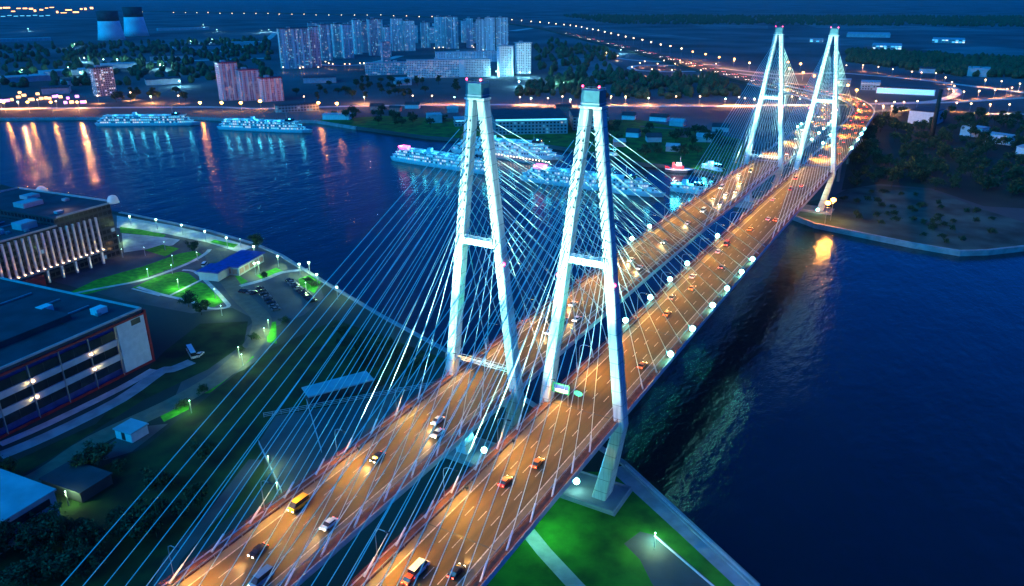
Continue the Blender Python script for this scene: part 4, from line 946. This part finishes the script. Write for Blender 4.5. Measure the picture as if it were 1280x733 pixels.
for (x, y, r) in ((24, -20, 3.0), (28, -22, 2.4)):
    MB().lathe([(r*1.05, Hh+.8), (r*1.05, Hh+1.6), (r, Hh+1.9), (r*.93, Hh+3.4), (r*.62, Hh+4.8), (r*.1, Hh+5.3)], 16).build('dome', M['l_dome'], t, True)
mw = Matrix.Translation(d0) @ Matrix.Rotation(ang, 4, 'Z')
for i in range(20):
    x = 13.5+i*3.65; a_, b_ = mw @ Vector((x, 2.2, 8.6)), mw @ Vector((x, .6, 19))
    light('SPOT', a_, 9000, (1, .3, .05), target=b_, size=.2, angle=28, blend=.8)
for i in range(6): a_, b_ = mw @ Vector((15+i*8.5, 3.2, .6)), mw @ Vector((15+i*8.5, 1.2, 6)); light('SPOT', a_, 900, (1, .6, .3), target=b_, size=.2, angle=60, blend=.8)
light('POINT', mw @ Vector((22, -12, Hh+4)), 1.2e3, (1, .6, .4))
# second riverside block
P = G(54, 248, 30)
t = thing('office_building', 'second dark office behind the uplit one with two lit domes and an orange roof edge', 'office building', (P.x, P.y, 3), ang)
MB().box(60, -20, 14, 120, 40, 28).build('wall', bpy.data.materials['office glass'], t); MB().box(60, -20, 28.4, 121, 41, .8).build('roof', M['roof'], t)
MB().box(60, -10, 29.1, 110, 3, .5).build('roof_light', M['l_win'], t)
for (x, y, r) in ((36, -14, 4), (26, -18, 3)): MB().lathe([(r, 28.8), (r*.97, 30.5), (r*.75, 33), (r*.4, 34.4), (r*.1, 34.8)], 18).build('dome', M['l_dome'], t, True)
light('POINT', (Matrix.Translation((P.x, P.y, 3)) @ Matrix.Rotation(ang, 4, 'Z')) @ Vector((34, -8, 33)), 1.5e3, (1, .6, .35))
# connecting low block
P = G(100, 300, 18)
# parking house
c0 = Vector((-179.9, -10.6, 3)); dv = Vector((-173.1, -76.1, 3))-c0; ang2 = math.atan2(dv.y, dv.x)
t = thing('parking_house', 'multi-storey parking house with red trim, dark open storeys and a pale end panel', 'parking building', c0, ang2)
H2 = 24; Ln2 = 130
MB().box(Ln2/2, -45, H2/2-.6, Ln2-.6, 88, H2-1.2).build('wall', M['blue_band'], t)
MB().box(Ln2/2, -45, H2-.2, Ln2+1, 91, 1.0).build('roof', M['roof'], t)
MB().box(6.6, -.2, H2/2-.4, 13.2, 2.2, H2-1.6).build('end_panel', M['white'], t)
MB().box(4.2, .93, H2-3.4, 4.5, .1, 2.4).build('panel_emblem', M['dark'], t)
for (cx_, sx_, cz_, sz_) in ((Ln2/2, Ln2+1.2, H2+.3-1.6, .9), (Ln2/2, Ln2+1.2, .6, 1.0)): MB().box(cx_, .9, cz_, sx_, .5, sz_).build('trim', M['red'], t)
MB().box(-.7, .2, H2/2, 1.0, 2.0, H2).build('trim', M['red'], t)
for f in range(3):
    zc = 4.6+f*6.5
    for i in range(9):
        x = 20.5+i*12.3
        if x > Ln2: break
        wdw = MB().box(x, .35, zc+1.0, 11.6, .5, 3.6).build('window', M['glass'], t)
        MB().box(x, .62, zc+1.0, .2, .16, 3.6).build('mullion', M['dark'], wdw)
    if f < 2: MB().box(13.4+(Ln2-13.4)/2, .55, zc+4.3, Ln2-13.6, .9, 2.6).build('spandrel', M['blue_band'] if f == 9 else M['fascia'], t)
for i in range(10): MB().box(14.2+i*12.3, .9, H2/2-.6, .35, .6, H2-2.4).build('mullion_post', M['steel'], t)
mw2 = Matrix.Translation(c0) @ Matrix.Rotation(ang2, 4, 'Z')
for i, (x, z) in enumerate(((26.5, 15.6), (26.5, 9.1), (50.5, 15.6), (50.5, 9.1))):
    MB().box(x, 1.35, z, .9, .6, .7).build('wall_lamp', M['l_warm'], t)
    sgn = -1 if i < 2 else 1; a_ = mw2 @ Vector((x+sgn*.7, 1.45, z))
    light('SPOT', a_, 1500, (1, .7, .22), target=mw2 @ Vector((x+sgn*6, 1.0, z)), angle=70, blend=.8)
MB().box(44, -34, H2+1.4, 50, 34, 2.4).build('roof_house', M['roof'], t); MB().box(70, -62, H2+2.0, 40, 20, 3.4).build('roof_house', M['roof_pale'], t)
g = MB().box(Ln2/2, .3, H2+.8, Ln2, .5, .9).box(.1, -45, H2+.8, .5, 89, .9).box(Ln2/2, -90.3, H2+.8, Ln2, .5, .9); g.build('parapet', M['roof_pale'], t)
g = MB()
for k in range(12): g.box(12+k*8.5, -10-(k*37 % 20), H2+.9, 1.8, 1.4, 1.1)
for k in range(3): g.box(24, -22-k*18, H2+.75, 34, .7, .6)
g.build('roof_vents', M['steel'], t)
MB().box(84, -76, H2+1.6, 54, 22, 2.6).build('roof_house', M['white'], t)
for (x, y) in ((10, -12), (30, -52), (18, -34)): MB().box(x, y, H2+1.6, 5, 4, 2.6).build('roof_unit', M['white'], t)
# blue-roofed shed bottom left
c1 = Vector(G(76, 645, 3)); 
t = thing('shed', 'large shed with a plain blue roof at the left edge below the parking house', 'shed', (c1.x, c1.y, 3), ang2)
MB().box(30, -17, 4.5, 60, 34, 9).build('wall', M['roof_pale'], t); MB().box(30, -17, 9.3, 61, 35, .6).build('roof', M['roof_pale'], t)
MB().box(30, .1, 6.5, 56, .3, 2.2).build('window', M['glass'], t)
# low yard building with a long pale roof under the stays
def yard_shed(px, wpx_m, dep, h, rz, label, rm, wm='roof'):
    c = G(*px); t = thing('shed', label, 'shed', c, rz)
    MB().box(0, 0, h/2, wpx_m, dep, h).build('wall', M[wm], t); MB().box(0, 0, h+.25, wpx_m+.8, dep+.8, .5).build('roof', M[rm], t); MB().box(0, -dep/2-.05, h*.5, wpx_m*.2, .2, h*.8).build('door', M['dark'], t)
a01 = math.atan2(*(Vector(G(460, 478))-Vector(G(385, 498))).yx) if False else math.atan2((G(460, 478)-G(385, 498)).y, (G(460, 478)-G(385, 498)).x)
yard_shed((424, 492), (G(460, 478)-G(385, 498)).length+1, 8, 4, a01, 'long narrow pale-roofed shed under the stay cables left of the near deck', 'roof_pale')
yard_shed((166, 545), 8, 7, 3.6, ang2+PI/2, 'small white hut on the dark platform below the parking house', 'roof_pale', 'white')
yard_shed((98, 608), 18, 11, 3.5, ang2+PI/2, 'low dark kiosk next to the blue-roofed shed', 'roof')
# pavilion by the water
c2 = G(305, 338); pa = math.atan2((G(343, 318)-G(300, 343)).y, (G(343, 318)-G(300, 343)).x)
t = thing('pavilion', 'low riverside pavilion with a flat dark-blue roof and pinkish lit windows', 'pavilion', G(300, 345), pa)
MB().box(12, 7, 2.6, 25, 14, 5.2).build('wall', M['roof_pale'], t); MB().box(12, 7, 5.5, 27, 16, .6).build('roof', M['blue_band'], t); MB().box(-5, 12, 2.4, 12, 12, 4.8).build('wing', M['roof_pale'], t); MB().box(-5, 12, 5.1, 13.4, 13.4, .55).build('wing_roof', M['blue_band'], t)
pw = mat('pink glass', (.4, .2, .18), .4)
for i in range(5): MB().box(2.2+i*4.9, -.06, 2.5, 3.6, .2, 2.8).build('window', pw, t)
for i in range(2): MB().box(-.62, 2.5+i*4, 2.5, .2, 3, 2.8).build('window', pw, t)
# park surfaces
Z = 3.05
sheet('park_paving', pxs([(140, 268), (215, 280), (262, 290), (318, 306), (350, 320), (398, 351), (405, 372), (380, 394), (345, 408), (335, 440), (306, 462), (240, 490), (215, 505), (230, 470), (290, 425), (320, 400), (290, 385), (240, 392), (150, 375), (60, 350), (60, 340), (152, 318)]), 3.03, M['road'])
sheet('promenade', pxs([(146, 270), (215, 282), (262, 293), (316, 309), (300, 316), (258, 303), (205, 292), (146, 285)]), Z+.01, M['paving'])
sheet('forecourt', pxs([(152, 292), (200, 296), (225, 300), (216, 307), (155, 316)]), Z+.012, M['paving'])
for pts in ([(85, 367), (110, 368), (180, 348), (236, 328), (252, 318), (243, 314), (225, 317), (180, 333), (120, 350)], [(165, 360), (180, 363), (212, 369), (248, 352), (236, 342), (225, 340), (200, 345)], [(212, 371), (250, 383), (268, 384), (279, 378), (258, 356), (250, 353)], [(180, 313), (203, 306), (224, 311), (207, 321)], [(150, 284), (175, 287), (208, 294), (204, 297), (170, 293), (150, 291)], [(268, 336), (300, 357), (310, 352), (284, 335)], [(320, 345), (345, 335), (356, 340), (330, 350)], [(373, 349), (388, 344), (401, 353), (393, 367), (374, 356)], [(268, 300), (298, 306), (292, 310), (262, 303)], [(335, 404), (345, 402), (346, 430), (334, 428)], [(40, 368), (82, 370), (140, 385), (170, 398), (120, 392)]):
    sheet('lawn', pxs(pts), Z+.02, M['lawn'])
for pts, wd in (([(70, 372), (118, 362), (180, 350), (232, 331), (256, 318), (262, 312)], 2.6), ([(172, 359), (200, 368), (238, 377), (262, 386), (285, 384), (281, 376), (262, 356), (244, 340), (228, 338)], 2.2), ([(212, 370), (252, 350)], 1.6), ([(165, 361), (200, 370)], 1.4), ([(300, 358), (330, 350), (352, 341), (385, 337)], 3.5)):
    strip_along('footpath', smooth([G(x, y) for x, y in pts], 3), Z+.04, wd, M['paving'])
strip_along('park_road', smooth([G(x, y) for x, y in ((262, 312), (275, 335), (300, 370), (325, 395), (325, 415), (310, 438), (275, 470), (215, 505), (120, 550), (60, 590), (0, 622))], 4), Z+.03, 9, M['shoulder'])
strip_along('pavement', smooth([G(x, y) for x, y in ((0, 570), (60, 545), (150, 500), (200, 465), (215, 462), (240, 452))], 3), Z, 6, M['quay'])
strip_along('pavement', smooth([G(x, y) for x, y in ((0, 556), (60, 530), (150, 486), (192, 462))], 3), Z+.01, 4, M['paving'])
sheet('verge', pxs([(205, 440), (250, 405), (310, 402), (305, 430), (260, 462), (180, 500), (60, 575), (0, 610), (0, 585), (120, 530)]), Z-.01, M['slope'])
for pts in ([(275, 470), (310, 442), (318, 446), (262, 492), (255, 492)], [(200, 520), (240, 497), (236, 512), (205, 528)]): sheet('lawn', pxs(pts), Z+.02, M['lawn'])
sheet('yard_platform', pxs([(118, 568), (165, 535), (210, 530), (165, 565), (130, 576)]), Z+.02, M['road'])
sheet('yard', pxs([(322, 555), (345, 520), (430, 505), (560, 470), (575, 480), (352, 618)]), Z, M['road'])
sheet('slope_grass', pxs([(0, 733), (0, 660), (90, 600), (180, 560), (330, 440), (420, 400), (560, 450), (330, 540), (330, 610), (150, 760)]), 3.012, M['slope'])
strip_along('service_road', [G(x, y) for x, y in ((190, 760), (215, 700), (270, 640), (320, 575))], Z+.01, 5, M['road'])
# near right lawn below the bridge
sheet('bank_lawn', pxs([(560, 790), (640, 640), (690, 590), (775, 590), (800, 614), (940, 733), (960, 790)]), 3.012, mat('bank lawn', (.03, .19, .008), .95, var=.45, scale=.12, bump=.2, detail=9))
strip_along('quay_walk', [G(x, y) for x, y in ((770, 585), (800, 612), (860, 666), (935, 735), (985, 782))], Z+.02, 5.2, M['quay'])
sheet('bank_paving', pxs([(780, 680), (800, 665), (822, 670), (895, 733), (930, 790), (860, 790), (815, 730), (800, 700)]), Z+.01, M['road'])
strip_along('footpath', [G(x, y) for x, y in ((652, 655), (680, 690), (740, 755))], Z+.015, 4.5, M['paving'])
t = thing('rail_fence', 'pale metal railing along the quay edge right of the near pylon', 'railing')
A_, B_ = G(782, 584), G(985, 770); g = MB(); Nn = 40
for q in (.5, 1.0): g.tube(A_+Vector((0, 0, q)), B_+Vector((0, 0, q)), .06, n=4)
g.build('rail', M['white'], t); g = MB()
for i in range(Nn+1): p = A_.lerp(B_, i/Nn); g.tube(p, p+Vector((0, 0, 1.05)), .07, n=4)
g.build('fence_post', M['white'], t)
t = thing('kerb_wall', 'thin pale kerb wall across the lit lawn below the near right pylon', 'kerb')
g = MB().path([G(818, 671)+Vector((0, 0, .3)), G(895, 737)+Vector((0, 0, .3)), G(925, 765)+Vector((0, 0, .3))], .28, 4); g.build('kerb_stone', M['white'], t)
t = thing('fence', 'blue-lit fence with lamps along the dark yard left of the near deck', 'fence')
g = MB(); A_, B_ = G(324, 556), G(352, 616)
for q in (.4, 1.0, 1.6): g.tube(A_+Vector((0, 0, q)), B_+Vector((0, 0, q)), .08, n=4)
for i in range(14): p = A_.lerp(B_, i/13); g.tube(p, p+Vector((0, 0, 1.8)), .08, n=4)
g.build('rail', M['fascia'], t)
for (q0, q1, lab) in (((384, 505), (402, 566), 'pale fence running up the middle of the dark yard'), ((330, 522), (552, 481), 'long low fence along the far side of the dark yard')):
    t = thing('fence', lab, 'fence'); g = MB(); A_, B_ = G(*q0), G(*q1); n_ = int((B_-A_).length/3)
    for q in (.4, 1.1, 1.8): g.tube(A_+Vector((0, 0, q)), B_+Vector((0, 0, q)), .09, n=4)
    for i in range(n_+1): p = A_.lerp(B_, i/n_); g.tube(p, p+Vector((0, 0, 2.0)), .09, n=4)
    g.build('rail', M['fascia'], t)
# park lamps
pl = [(162, 272), (195, 276), (227, 283), (256, 291), (283, 299), (317, 310), (347, 322), (374, 332), (396, 345), (421, 361), (152, 313), (205, 304), (246, 317), (215, 321), (184, 338), (222, 351), (276, 384), (318, 331), (323, 330), (298, 436), (302, 445), (237, 503), (335, 402), (330, 412), (148, 296), (386, 330), (82, 617), (335, 573), (346, 606), (819, 669), (180, 311), (300, 300), (214, 333), (382, 355), (268, 363)]
for i, (x, y) in enumerate(pl):
    k = 'park' if i < 10 or i in (17, 18, 25) else 'post'
    P = top_at(x, y, 6 if k == 'park' else 4.6, 3)
    warm = i in (10, 11, 12, 13, 30, 31, 32)
    lamp(k, P, f'{"globe" if k == "park" else "slim"} park lamp on the near left bank, {nth(i)} counting from the river promenade', 'lamps in the park', {'park': 3400, 'post': 500 if warm else 3200}[k], col=(1, .6, .25) if warm else (.55, 1, .42))
# parked cars by the pavilion
for r_, (A_, B_, n_) in enumerate((((325, 362), (345, 388), 8), ((362, 352), (391, 378), 11), ((303, 365), (318, 368), 4))):
    A_, B_ = G(*A_), G(*B_); d = (B_-A_).normalized()
    for i in range(n_):
        p = A_.lerp(B_, i/(n_-1)); put_car('car', random.choice(['black', 'black', 'black', 'grey']), (p.x, p.y, Z+.03), math.atan2(d.y, d.x)+random.uniform(-.06, .06), f'dark parked car in the {("middle", "riverside", "short")[r_]} row by the pavilion, {nth(i)} from the far end', 'cars parked by the pavilion', 0, False)
put_car('van', 'white', tuple(G(256, 333)+Vector((0, 0, .12))), .6, 'white van parked beside the blue-roofed pavilion', None, 0, False)
put_car('bus', 'white', tuple(G(240, 444)+Vector((0, 0, .05))), 1.1, 'white coach parked at the end of the parking house', None, 0, False)
put_car('car', 'white', tuple(G(250, 445)+Vector((0, 0, .05))), .4, 'white car parked behind the coach', None, 0, False)
# green fill from the pylon-foot flood falls on the bank lawn
light('POINT', (20, -26, 11), 4.5e3, (.2, 1, .45), size=.6)
light('POINT', tuple(G(818, 670, 5)), 1.2e3, (.2, 1, .8), size=.3)

# ------------------------------------------------------------------ evening air
mb = MB().box(-12000, 21000, 75, 92000, 62000, 160); hz = mb.build('haze', None); tag(hz, kind='stuff')
hm = bpy.data.materials.new('haze'); hm.use_nodes = True; nt = hm.node_tree; nt.nodes.clear()
vo = nt.nodes.new('ShaderNodeVolumePrincipled'); vo.inputs['Density'].default_value = 2.0e-5; vo.inputs['Color'].default_value = (.6, .85, 1, 1); ou = nt.nodes.new('ShaderNodeOutputMaterial'); nt.links.new(vo.outputs[0], ou.inputs['Volume'])
hz.data.materials.append(hm)

# ------------------------------------------------------------------ render settings
sc.render.engine = 'CYCLES'; sc.view_settings.view_transform = 'Standard'; sc.view_settings.look = 'None'; sc.view_settings.exposure = 0; sc.view_settings.gamma = 1
sc.cycles.use_denoising = True; sc.cycles.max_bounces = 4; sc.cycles.diffuse_bounces = 2; sc.cycles.glossy_bounces = 3; sc.cycles.sample_clamp_indirect = 4; sc.cycles.sample_clamp_direct = 0
sc.cycles.caustics_reflective = False; sc.cycles.caustics_refractive = False
print('lights', NL[0], 'objects', len(sc.objects))
